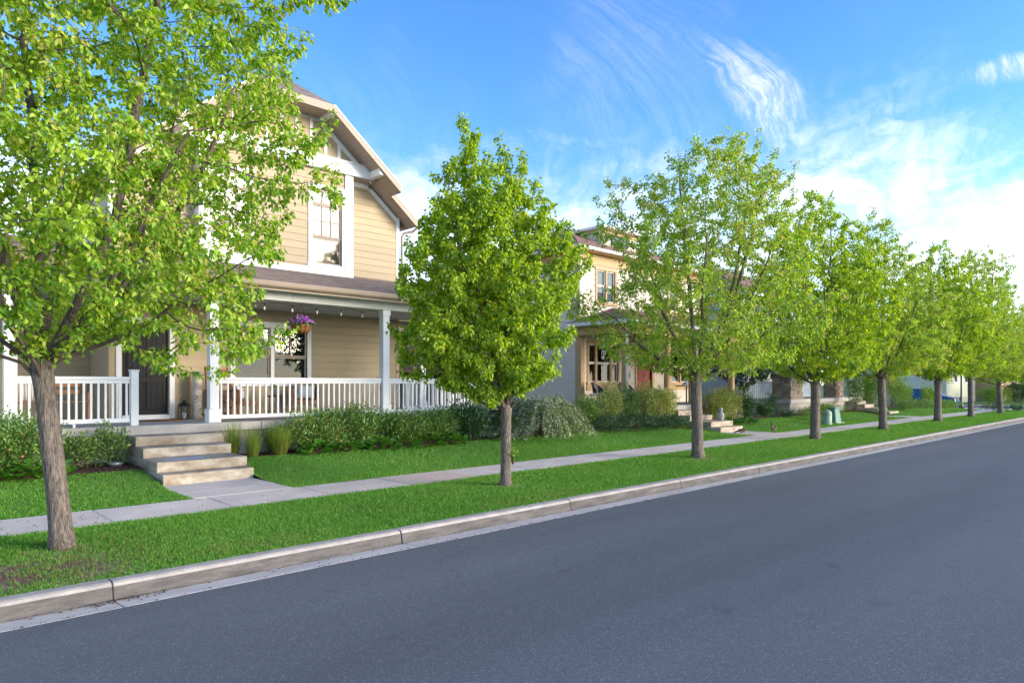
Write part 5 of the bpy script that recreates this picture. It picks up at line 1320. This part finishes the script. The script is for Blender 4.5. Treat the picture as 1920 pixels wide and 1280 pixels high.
BOX('seat', WOODR, rc, 5.67, 6.23, 15.64, 16.14, ZP + .43, ZP + .465, .01)
for z_ in (.62, .84, 1.12): BOX('back_slat', WOODR, rc, 5.71, 6.19, 16.14 + (z_ - .5) * .2, 16.165 + (z_ - .5) * .2, ZP + z_ - .05, ZP + z_ + .05, .006)
for z_ in (.2, .32): BOX('stretcher', WOODR, rc, 5.70, 6.20, 15.65, 15.67, ZP + z_, ZP + z_ + .025)
# wooden bench at the left end of the porch
OAK = mat('orange_wood', (.42, .20, .085), .55, .15, 5.0, .1, 40, stretch=(.6, 6, 6))
bn = thing('bench', 'orange wooden bench on the porch behind the first trunk', 'bench', (2.75, 16.7, ZP))
for k in range(4): BOX('seat_slat', OAK, bn, 2.05, 3.45, 16.50 + k * .115, 16.60 + k * .115, ZP + .43, ZP + .46, .005)
for z_ in (.60, .75, .88): BOX('back_slat', OAK, bn, 2.05, 3.45, 16.985, 17.01, ZP + z_, ZP + z_ + .09, .005)
for x_ in (2.10, 3.40):
    BOX('leg', OAK, bn, x_ - .03, x_ + .03, 16.50, 16.56, ZP, ZP + .62, .004); BOX('back_leg', OAK, bn, x_ - .03, x_ + .03, 16.92, 16.98, ZP, ZP + .98, .004)
    BOX('armrest', OAK, bn, x_ - .035, x_ + .035, 16.48, 16.98, ZP + .621, ZP + .655, .004)
def striped():
    M = mat('striped_cloth', (.70, .64, .55), .9, .05); nt = M.node_tree; N, L = nt.nodes, nt.links
    w = N.new('ShaderNodeTexWave'); w.inputs['Scale'].default_value = 6.0; tcn = N.new('ShaderNodeTexCoord'); L.new(tcn.outputs['Object'], w.inputs['Vector'])
    mx = N.new('ShaderNodeMix'); mx.data_type = 'RGBA'; mx.inputs[6].default_value = (.72, .68, .62, 1); mx.inputs[7].default_value = (.35, .27, .18, 1)
    L.new(w.outputs['Fac'], mx.inputs[0]); L.new(mx.outputs[2], N['Principled BSDF'].inputs['Base Color']); return M
cs = thing('cushion', 'striped cushion leaning on the wooden bench', 'cushion', (2.35, 16.9, ZP + .66)); pillow('pillow', striped(), cs, (2.35, 16.88, ZP + .66), .45, .40, .15, .1, R(-12))
# lantern, birch log, door mat
ln_ = thing('lantern', 'black metal lantern standing on the porch beside the door', 'lantern', (5.32, 16.55, ZP))
for sx in (-1, 1):
    for sy in (-1, 1): BOX('frame_bar', BLACKM, ln_, 5.32 + sx * .10 - .009, 5.32 + sx * .10 + .009, 16.55 + sy * .10 - .009, 16.55 + sy * .10 + .009, ZP + .02, ZP + .30)
BOX('base', BLACKM, ln_, 5.205, 5.435, 16.435, 16.665, ZP, ZP + .022); MB().lathe([(.155, 0), (.15, .015), (.09, .07), (.055, .085), (.055, .12), (.03, .14)], (5.32, 16.55, ZP + .30), 4).build('roof', BLACKM, ln_)
for sx in (-1, 1): MB().bar((5.32 - .095 * sx, 16.447, ZP + .03), (5.32 + .095 * sx, 16.447, ZP + .29), .008, .008).build('cross_bar', BLACKM, ln_)
MB().lathe([(.042, 0), (.042, .13), (.035, .135)], (5.32, 16.55, ZP + .023), 14).build('candle', CUSH, ln_, True)
MB().tube([(5.32 + .07 * math.cos(R(a)), 16.55, ZP + .43 + .09 * math.sin(R(a))) for a in range(0, 181, 20)], .006, 6).build('handle', BLACKM, ln_, True)
def birch():
    M = mat('birch_bark', (.66, .60, .52), .8, .08, 6.0, .3, 30, col2=(.52, .45, .37)); nt = M.node_tree; N, L = nt.nodes, nt.links; p = N['Principled BSDF']; src = p.inputs['Base Color'].links[0].from_socket
    g = N.new('ShaderNodeNewGeometry'); mp = N.new('ShaderNodeMapping'); mp.inputs['Scale'].default_value = (9, 9, 26); L.new(g.outputs['Position'], mp.inputs['Vector'])
    n = N.new('ShaderNodeTexNoise'); n.inputs['Scale'].default_value = 1.0; n.inputs['Detail'].default_value = 2; L.new(mp.outputs[0], n.inputs['Vector'])
    r = N.new('ShaderNodeMapRange'); r.inputs[1].default_value = .62; r.inputs[2].default_value = .68; L.new(n.outputs['Fac'], r.inputs[0])
    mx = N.new('ShaderNodeMix'); mx.data_type = 'RGBA'; L.new(r.outputs[0], mx.inputs[0]); L.new(src, mx.inputs[6]); mx.inputs[7].default_value = (.10, .06, .04, 1); L.new(mx.outputs[2], p.inputs['Base Color']); return M
tag(MB().tube([(5.62, 16.6, ZP), (5.615, 16.6, ZP + .4), (5.625, 16.6, ZP + .8), (5.62, 16.6, ZP + 1.12)], [.118, .112, .108, .105], 20).build('birch_log', birch(), None, True, loc=(5.62, 16.6, ZP)), 'upright birch log against the wall right of the door', 'log')
bpy.data.objects['birch_log'].modifiers.new('es', 'EDGE_SPLIT').split_angle = R(50)
tag(BOX('door_mat', mat('coir_mat', (.36, .16, .05), .95, .2, 30.0, .8, 90), None, 4.2, 5.1, 15.95, 16.45, ZP + .001, ZP + .02, .006), 'orange-brown door mat before the black door', 'mat')
# hanging baskets and string lights
def basket(label, x, y, zt, zb_, petal, seed):
    t = thing('hanging_basket', label, 'basket', (x, y, zb_), 'flower baskets hanging in the white porch')
    MB().lathe([(.03, 0), (.13, .025), (.205, .09), (.24, .18), (.25, .20), (.23, .20), (.2, .17)], (x, y, zb_), 22).build('basket', mat('coir', (.42, .19, .06), .95, .25, 30.0, .9, 70, col2=(.28, .11, .035)), t, True)
    for k in range(12):
        a = 2 * math.pi * k / 12
        MB().tube([(x + r * math.cos(a), y + r * math.sin(a), zb_ + z) for r, z in ((.03, -.005), (.138, .02), (.213, .09), (.248, .18), (.257, .2))], .005, 4).build('rib', BLACKM, t)
    for a in (30, 150, 270): MB().tube([(x + .25 * math.cos(R(a)), y + .25 * math.sin(R(a)), zb_ + .2), (x, y, zt)], .0045, 4).build('chain', BLACKM, t)
    rg = np.random.default_rng(seed); n = 420; a = rg.uniform(0, 2 * np.pi, n); r = np.sqrt(rg.uniform(0, 1, n)) * .30
    C = np.stack([x + np.cos(a) * r, y + np.sin(a) * r, zb_ + .22 + .16 * (1 - (r / .31) ** 2) + rg.normal(0, .02, n)], 1); nr = np.stack([np.cos(a) * .6, np.sin(a) * .6 - .3, np.ones(n) * .7], 1)
    leaf_mesh('foliage', C - nr * .03, nr + rg.normal(0, .6, (n, 3)), rg.normal(0, 1, (n, 3)), np.full(n, .06), np.full(n, .03), PEONY, t)
    m_ = 190; petals(t, C[:m_] + nr[:m_] * .02, nr[:m_], .03, petal, rg)
    return t
basket('hanging coir basket of purple petunias in the white porch', 7.42, 14.95, 3.79, 3.06, PETALP, 1)
basket('hanging basket of orange flowers half hidden by the second tree', 11.55, 14.95, 3.79, 2.95, PETALR, 2)
sl = thing('string_lights', 'string of small glass bulbs under the porch beam', 'lights', (8.0, 15.0, 3.7))
bx = [5.25, 5.85, 6.55, 7.22, 7.85, 8.5, 9.1, 9.7]
pts = []
for k, x_ in enumerate(bx): pts += [(x_, 15.0, 3.72)] + ([((x_ + bx[k + 1]) / 2, 15.0, 3.755)] if k < len(bx) - 1 else [])
MB().tube(pts, .006, 4).build('cord', BLACKM, sl)
for x_ in bx:
    MB().lathe([(.014, 0), (.016, -.06), (.012, -.065)], (x_, 15.0, 3.72), 8).build('socket', BLACKM, sl)
    MB().lathe([(.012, 0), (.022, -.03), (.026, -.055), (.016, -.085), (.003, -.095)], (x_, 15.0, 3.655), 10).build('bulb', mat('bulb_glass', (.75, .73, .65), .15, .02, spec=.6), sl, True)
# little metal bowl in the mulch
tag(MB().lathe([(.10, 0), (.125, .05), (.13, .075), (.12, .075), (.10, .02)], (3.28, 13.92, gz(13.92)), 18).build('metal_bowl', mat('grey_steel', (.35, .38, .40), .4, metal=.7), None, True), 'small grey metal bowl in the mulch left of the steps', 'bowl')
# cream house: patio chairs, planters, statue, dried hanging plant, door bell box
def patio_chair(label, x, y, rz):
    t = thing('patio_chair', label, 'chair', (0, 0, 0), 'black patio chairs of the cream house')
    BOX('seat', BLACKM, t, -.27, .27, -.27, .25, .40, .43, .01)
    b = MB(); n = 13
    for k in range(n):
        a = math.pi * k / (n - 1); b.v += [(math.cos(a) * .30, .02 + math.sin(a) * .24, .46), (math.cos(a) * .33, .03 + math.sin(a) * .30, .60 + .28 * math.sin(a))]
    b.f = [(2 * k, 2 * k + 2, 2 * k + 3, 2 * k + 1) for k in range(n - 1)]
    bo = b.build('backrest', BLACKM, t); s_ = bo.modifiers.new('s', 'SOLIDIFY'); s_.thickness = .018
    MB().tube([(math.cos(math.pi * k / 12) * .33, .03 + math.sin(math.pi * k / 12) * .30, .60 + .28 * math.sin(math.pi * k / 12)) for k in range(13)], .016, 6).build('rim', BLACKM, t, True)
    for lx, ly in ((-.28, -.25), (.28, -.25), (-.25, .24), (.25, .24)): MB().tube([(lx * 1.1, ly * 1.08, 0), (lx, ly, .60 if ly < 0 else .42)], .013, 6).build('leg', BLACKM, t)
    t.location = (x, y, 1.061); t.rotation_euler = (0, 0, rz); return t
patio_chair('black patio chair nearest the cream house corner', 19.95, 16.0, R(15)); patio_chair('black patio chair beside the round column, left of the red door', 21.6, 16.0, R(-20))
for k, (x_, lab) in enumerate(((20.05, 'square planter of pink flowers beside the left round column'), (21.75, 'planter of pink flowers on the cream porch, below the plaque'), (26.85, 'planter of pink flowers beside the rightmost column'))):
    t = thing('planter', lab, 'planter', (x_, 14.75, 1.061), 'planters of pink flowers')
    MB().hexa([(x_ - .17, 14.58, 1.061), (x_ + .17, 14.58, 1.061), (x_ + .17, 14.92, 1.061), (x_ - .17, 14.92, 1.061), (x_ - .24, 14.52, 1.5), (x_ + .24, 14.52, 1.5), (x_ + .24, 14.98, 1.5), (x_ - .24, 14.98, 1.5)]).build('pot', mat('tan_pot', (.40, .33, .25), .8), t, bevel=.015)
    rg = np.random.default_rng(30 + k); n = 260; C = np.array([x_, 14.75, 1.54]) + rg.normal(0, 1, (n, 3)) * np.array([.15, .12, .045]); C[:, 2] = np.maximum(C[:, 2], 1.5); nr = unit(C - np.array([x_, 14.75, 1.4]))
    leaf_mesh('foliage', C, nr + rg.normal(0, .5, (n, 3)), rg.normal(0, 1, (n, 3)), np.full(n, .07), np.full(n, .035), PEONY, t); petals(t, C[:150] + nr[:150] * .07, nr[:150], .034, PETALK, rg)
dp = thing('hanging_plant', 'dried brown hanging plant before the red door', 'plant', (22.6, 15.2, 2.6))
MB().lathe([(.05, 0), (.14, .08), (.17, .16), (.15, .16)], (22.6, 15.2, 2.75), 14).build('pot', DECK, dp, True); MB().tube([(22.6, 15.2, 2.9), (22.6, 15.2, 3.8)], .006, 4).build('chain', BLACKM, dp)
rg = np.random.default_rng(77); n = 500; q = unit(rg.normal(0, 1, (n, 3)) + np.array([0, 0, -.2])); C = np.array([22.6, 15.2, 2.82]) + q * rg.uniform(.05, .32, (n, 1))
leaf_mesh('foliage', C, q + np.array([0, 0, -.6]), rg.normal(0, 1, (n, 3)), np.full(n, .10), np.full(n, .035), leafmat('dried_leaf', [(.12, .05, .04), (.25, .13, .08), (.22, .20, .06)], .2), dp)
tag(BOX('doorbell_box', WHITE, None, 23.0, 23.12, Y2 - .06, Y2 - .022, 2.12, 2.35, .006), 'small white box on the cream wall left of the red door', 'box')
st = thing('stone_figure', 'small grey stone figure on the cream house steps', 'statue', (23.05, 12.75, .515))
MB().lathe([(.10, 0), (.11, .03), (.10, .06), (.13, .14), (.12, .24), (.08, .30), (.05, .32), (.075, .37), (.08, .42), (.055, .47), (.0, .49)], (23.05, 12.75, .515), 14).build('figure', mat('grey_stone', (.42, .42, .42), .9, .2, 20.0, .4, 50), st, True)
bd = thing('patio_table', 'round patio table with dome lamp on the cream porch', 'table', (25.3, 15.6, 1.061))
MB().lathe([(.45, .70), (.46, .72), (.46, .74), (.44, .75)], (25.3, 15.6, 1.061), 20).build('table_top', GUTW, bd); MB().tube([(25.3, 15.6, 1.061), (25.3, 15.6, 1.77)], .03, 8).build('leg', BLACKM, bd); MB().lathe([(.2, .76), (.17, .83), (.06, .90), (.04, .95), (.0, .97)], (25.3, 15.6, 1.061), 16).build('dome', WHITE, bd, True)
# white slatted chairs on the stone porch
for k, (x_, lab) in enumerate(((36.1, 'grey slatted chair on the stone porch, left one'), (37.0, 'white slatted chair on the stone porch, right one'))):
    t = thing('slatted_chair', lab, 'chair', (x_, 15.9, 1.1), 'slatted chairs on the stone porch')
    for q in range(5): BOX('back_slat', WHITE, t, x_ - .26 + q * .11, x_ - .18 + q * .11, 16.15, 16.17, 1.5, 2.2)
    BOX('seat', WHITE, t, x_ - .28, x_ + .28, 15.65, 16.14, 1.46, 1.5)
    for lx in (-.26, .26):
        for ly in (15.67, 16.12): BOX('leg', WHITE, t, x_ + lx - .025, x_ + lx + .025, ly - .02, ly + .02, 1.101, 1.459)
# ------------------------------------------------------------------ utility boxes, lamp posts, car, ducks
GRN = mat('utility_green', (.26, .38, .27), .5, .06, 4.0); GRN2 = mat('utility_green_dark', (.12, .24, .20), .5, .06, 4.0)
t = thing('utility_pedestal', 'pale green rounded utility pedestal on the lawn', 'utility box', (29.66, 11.44, gz(11.44)))
MB().lathe([(.20, 0), (.20, .06), (.185, .07), (.185, .48), (.175, .54), (.13, .60), (.05, .63), (0, .635)], (29.66, 11.44, gz(11.44) - .02), 20).build('body', GRN, t, True); MB().lathe([(.19, 0), (.195, .01), (.195, .03), (.187, .035)], (29.66, 11.44, gz(11.44) + .40), 20).build('band', GRN, t)
t = thing('utility_box', 'dark green tapered utility box behind the rounded pedestal', 'utility box', (31.1, 11.7, gz(11.7)))
z_ = gz(11.7) - .02
MB().hexa([(30.8, 11.5, z_), (31.45, 11.5, z_), (31.45, 11.95, z_), (30.8, 11.95, z_), (30.88, 11.58, z_ + .66), (31.37, 11.58, z_ + .66), (31.37, 11.88, z_ + .66), (30.88, 11.88, z_ + .66)]).build('body', GRN2, t, bevel=.02)
BOX('lid', GRN2, t, 30.85, 31.40, 11.55, 11.91, z_ + .661, z_ + .70, .012); BOX('pad', CONC, t, 30.7, 31.55, 11.4, 12.05, z_ - .06, z_ + .035)
def lamp_post(label, x, y):
    t = thing('lamp_post', label, 'lamp post', (x, y, GZ), 'dark lamp posts by the side street')
    MB().lathe([(.16, 0), (.16, .12), (.10, .3), (.06, .5), (.05, 3.6), (.06, 3.62), (.04, 3.7)], (x, y, GZ), 12).build('pole', BLACKM, t, True)
    MB().lathe([(.08, 3.7), (.17, 4.1), (.17, 4.14)], (x, y, GZ), 8).build('lamp_glass', mat('frosted', (.6, .6, .56), .3), t); MB().lathe([(.2, 4.14), (.2, 4.17), (.06, 4.35), (.02, 4.45)], (x, y, GZ), 8).build('lamp_roof', BLACKM, t)
lamp_post('dark lamp post left of the seventh tree trunk', 55.9, 12.35); lamp_post('dark lamp post right of the seventh tree trunk', 59.5 + 5.6, 11.9)
def car(x, y, rz):
    t = thing('parked_car', 'blue car parked on the side street behind the shrubs', 'car', (0, 0, 0))
    PAINT = mat('blue_paint', (.015, .085, .19), .25, .05, spec=.6)
    prof = [(-2.15, .30), (-2.2, .55), (-2.12, .82), (-1.25, .95), (-.55, 1.42), (.75, 1.45), (1.55, 1.05), (2.10, .98), (2.2, .70), (2.15, .32)]
    b = MB(); n = len(prof)
    for s, w in ((-1, .80), (-1, .86), (1, .86), (1, .80)):
        pass
    rows = []
    for k, (yy, inset) in enumerate(((-.88, .0), (-.80, .06), (.80, .06), (.88, .0))):
        for (px, pz) in prof:
            top_ = pz > 1.1
            b.v.append((px, (yy * (.80 if top_ else 1.0)), pz + (inset * .5 if pz > .9 else 0)))
    for k in range(3):
        for j in range(n): b.f.append((k * n + j, k * n + (j + 1) % n, (k + 1) * n + (j + 1) % n, (k + 1) * n + j))
    b.f += [tuple(range(n - 1, -1, -1)), tuple(3 * n + j for j in range(n))]
    b.build('body', PAINT, t, bevel=.05, seg=2)
    for s in (-1, 1):
        MB().add([(-1.05, s * .835, .98), (-.52, s * .735, 1.38), (.70, s * .735, 1.40), (1.35, s * .84, 1.02)], [(0, 1, 2, 3)]).build('side_window', mat('car_glass', (.02, .025, .03), .08, spec=.8), t)
        for xx in (-1.35, 1.35):
            wh = MB().lathe([(.20, -.1), (.33, -.1), (.345, -.06), (.345, .06), (.33, .1), (.20, .1)], (0, 0, 0), 24).build('tyre', BLACKM, t, True); wh.matrix_local = Matrix.Translation((xx, s * .80, .345)) @ Matrix.Rotation(R(90), 4, 'X')
            r_ = MB(); r_.lathe([(.05, -.104), (.05, .104)], (0, 0, 0), 10)
            for q in range(8): a = 2 * math.pi * q / 8; r_.bar((.04 * math.cos(a), .04 * math.sin(a), 0), (.215 * math.cos(a), .215 * math.sin(a), 0), .045, .205)
            ro = r_.build('rim', mat('alloy', (.75, .75, .76), .3, metal=.4), t); ro.matrix_local = wh.matrix_local
    for s in (-1, 1): BOX('headlight', mat('lamp_clear', (.7, .7, .7), .1), t, 2.14, 2.215, s * .62 - .15, s * .62 + .15, .68, .82, .02); BOX('tail_light', REDD, t, -2.215, -2.13, s * .64 - .14, s * .64 + .14, .66, .84, .02)
    t.location = (x, y, .02); t.rotation_euler = (0, 0, rz)
car(58.6, 15.3, R(90))
def duck(label, x, y, z, rz, pose, size):
    if pose == 'stand': J = {'tail': (-.36, 0, .34), 'rump': (-.24, 0, .36), 'body': (0, 0, .38), 'breast': (.20, 0, .42), 'n1': (.27, 0, .54), 'n2': (.27, 0, .68), 'n3': (.29, 0, .80), 'head': (.34, 0, .85), 'bill': (.44, 0, .825)}
    else: J = {'tail': (-.36, 0, .22), 'rump': (-.24, 0, .20), 'body': (0, 0, .19), 'breast': (.20, 0, .17), 'n1': (.31, 0, .16), 'n2': (.40, 0, .12), 'n3': (.48, 0, .08), 'head': (.54, 0, .06), 'bill': (.63, 0, .035)}
    rr = {'tail': (.04, .015), 'rump': (.10, .08), 'body': (.15, .14), 'breast': (.115, .12), 'n1': (.055, .06), 'n2': (.036, .036), 'n3': (.034, .034), 'head': (.045, .045), 'bill': (.012, .01)}
    names = list(J); V = [J[k] for k in names]; E = [(i, i + 1) for i in range(len(names) - 1)]; RR = [rr[k] for k in names]
    hz = J['body'][2]
    if pose == 'stand':
        for s in (-1, 1):
            i = len(V); V += [(-.02, s * .07, hz - .08), (.0, s * .08, .16), (.0, s * .08, .02), (.09, s * .085, .012)]; RR += [(.05, .05), (.018, .018), (.014, .014), (.022, .008)]; E += [(2, i), (i, i + 1), (i + 1, i + 2), (i + 2, i + 3)]
    me = bpy.data.meshes.new('body'); me.from_pydata(V, E, [])
    M = mat('duck_plumage', (.20, .15, .11), .9, .25, 9.0, .4, 40, col2=(.11, .085, .065), obj=True)
    nt = M.node_tree
    me.materials.append(M)
    t = thing('duck', label, 'duck', (x, y, z)); t.rotation_euler = (0, 0, rz); t.scale = (size, size, size)
    o = bpy.data.objects.new('body', me); link(o, t)
    o.modifiers.new('skin', 'SKIN').use_smooth_shade = True
    for i, r_ in enumerate(RR): me.skin_vertices[0].data[i].radius = r_
    me.skin_vertices[0].data[2].use_root = True
    sb = o.modifiers.new('sub', 'SUBSURF'); sb.levels = 2; sb.render_levels = 2
    BK = mat('duck_black', (.02, .018, .017), .6); WHT = mat('duck_white', (.70, .68, .64), .9)
    # black neck stocking, white chin strap and folded wings lie over the body
    b = MB(); n1, n2, n3, hd, bl = (Vector(J[k]) for k in ('n1', 'n2', 'n3', 'head', 'bill')); b.tube([n1.lerp(n2, .1), n2, n3, hd, hd.lerp(bl, .45), bl], [.056, .046, .042, .052, .034, .014], 10); b.build('neck_plumage', BK, None, True).parent = t
    MB().tube([(hd.x - .015, -.047, hd.z - .01), (hd.x - .01, 0, hd.z - .058), (hd.x - .015, .047, hd.z - .01)], [.014, .02, .014], 6).build('chin_strap', WHT, None, True).parent = t
    for s in (-1, 1):
        w = MB(); w.tube([(.16, s * .105, hz + .04), (.0, s * .135, hz + .05), (-.18, s * .10, hz + .04), (-.38, s * .03, hz + .01)], [.035, .07, .055, .012], 8); w.build('wing', mat('duck_wing', (.13, .095, .07), .9, .25, 14.0, .5, 50, obj=True), None, True).parent = t
    if pose != 'stand':
        MB().tube([(-.05, -.06, .09), (-.03, -.07, .01), (.05, -.075, .008)], [.02, .014, .014], 6).build('leg', BK, None, True).parent = t
    return t
duck('standing dark duck on the pavement beside the cream house walk', 22.8, 10.6, GZ, R(170), 'stand', .48)
duck('brown duck crouching with lowered head at the walk edge', 21.95, 11.35, GZ + .02, R(150), 'feed', .5)
# ------------------------------------------------------------------ planting farther along the street
rows = [(30.6, 13.7, .8, .30, DKGRN, 'low purplish ground shrub below the stone porch', .05), (32.6, 13.6, .8, .35, GREYL, 'grey-green grassy shrub before the stone porch', .05), (34.6, 13.7, .7, .55, LIME, 'pale grassy clump before the stone pillar', .06), (36.4, 13.7, .8, .5, GREYL, 'low grey clump beside the fourth trunk', .05),
        (30.5, 14.3, .5, 1.0, DKGRN, 'dark shrub against the grey foundation of the stone porch', .06), (39.6, 13.8, .55, 1.9, PEONY, 'tall rose bush with pale blooms at the right stone pillar', .06),
        (44.3, 15.0, 1.2, 2.3, LIME, 'bright green rounded bush behind the fifth trunk', .07), (46.8, 15.5, 1.0, 2.4, PEONY, 'bush with red blossom right of the fifth trunk', .07), (49.8, 14.6, 1.0, 1.9, LIME, 'yellow-green bush beside the blue car', .07), (51.5, 15.5, 1.0, 2.8, PEONY, 'tall bush with red tips in front of the blue car', .07),
        (45.0, 13.0, .9, .55, PEONY, 'low mound on the lawn edge, first past the steps', .06), (47.0, 12.9, .9, .6, PEONY, 'low mound on the lawn edge, second past the steps', .06), (49.2, 12.8, .9, .6, PEONY, 'low mound on the lawn edge, below the car wheel', .06), (51.4, 12.7, .9, .55, PEONY, 'low mound on the lawn edge, behind the sixth trunk', .06), (53.4, 12.3, .9, .5, GREYL, 'low pale mound nearest the side street', .06),
        (53.9, 14.0, .8, 1.5, LIME, 'yellow-leaved bush right of the sixth trunk', .07), (50.8, 9.6, .9, .45, DKGRN, 'low dark hedge clump left of the eighth trunk', .05), (52.6, 9.0, .9, .42, DKGRN, 'low dark hedge clump right of the eighth trunk', .05),
        (70.5, 13.2, 1.6, 1.5, LIME, 'pale bush before the pale green house', .09), (75.5, 12.3, 1.9, 2.2, DKGRN, 'dark clipped evergreen before the tan house', .09), (84.0, 11.2, 2.0, 2.8, DKGRN, 'dark clipped evergreen at the right end of the street', .09), (79.0, 11.0, 1.6, 1.0, LIME, 'pale low bush beyond the side street', .09), (88.0, 9.8, 1.8, 1.0, PEONY, 'low dark bush at the far right', .09)]
for k, (x_, y_, r_, h_, m_, lab, L_) in enumerate(rows):
    fl = PETALR if 'red' in lab else (PETALW if 'rose' in lab else None)
    shrub('garden_shrub', lab, (x_, y_, gz(y_) if x_ < XEND else .12), r_, r_ * .8, h_, int(900 + 1500 * r_ * h_), L_, m_, 200 + k, .55, 'garden shrubs farther along the street', flower=fl, nfl=160 if fl else 0, flL=.05 if 'red' in lab else .035)
DT = make_tree('garden_tree', 'small dark green tree between the cream and stone-porch houses', (30.2, 15.6, gz(15)), 91, 1.4, .09, (.1, -.1),
          [(1.3, .3), (1.7, 1.5), (2.6, 2.0), (3.6, 1.8), (4.6, 1.2), (5.4, .4), (5.6, .05)], lambda z: (.1, -.1), [(130, 2.6, .75, 1.0), (-50, 3.0, .7, 1.0), (30, 3.2, .7, 1.0), (200, 3.0, .7, 1.0), (-120, 4.0, .6, 1.0), (100, 4.2, .5, 1.0)], 420, 9000, .10, DKGRN, group=None, step=.2, kill=.32)
for (x_, y_, rz, s_, lab) in ((63.0 + 5, 10.4, 1.0, 1.05, 'farther tree across the side street beside the lamp post'), (73.0, 9.2, 2.5, 1.0, 'farther tree across the side street near the red columns'), (84.0, 9.0, 4.0, 1.0, 'farthest tree at the right edge of the view')):
    tag(copy_tree(t4, (x_, y_, .12), rz, s_), lab, 'tree', 'trees beyond the side street')
for (x_, y_, rz, s_, lab) in ((47.5, 21.0, 1.0, 1.5, 'dark tree behind the gardens, right of the stone-porch house'), (56.0 + 13, 26.0, 2.0, 1.5, 'dark tree far behind the pale green house'), (16.0, 29.0, .5, 1.2, 'dark tree in the back garden behind the porch end')):
    tag(copy_tree(DT, (x_, y_, .2), rz, s_), lab, 'tree', 'trees in the back gardens')
# watershoot leaves on the second trunk
w_ = shrub('water_shoot', 'tuft of fresh shoots on the second trunk', (8.03, 8.34, GZ + .38), .07, .06, .34, 70, .045, LIME, 300, .6, clus=5, cat='plant')
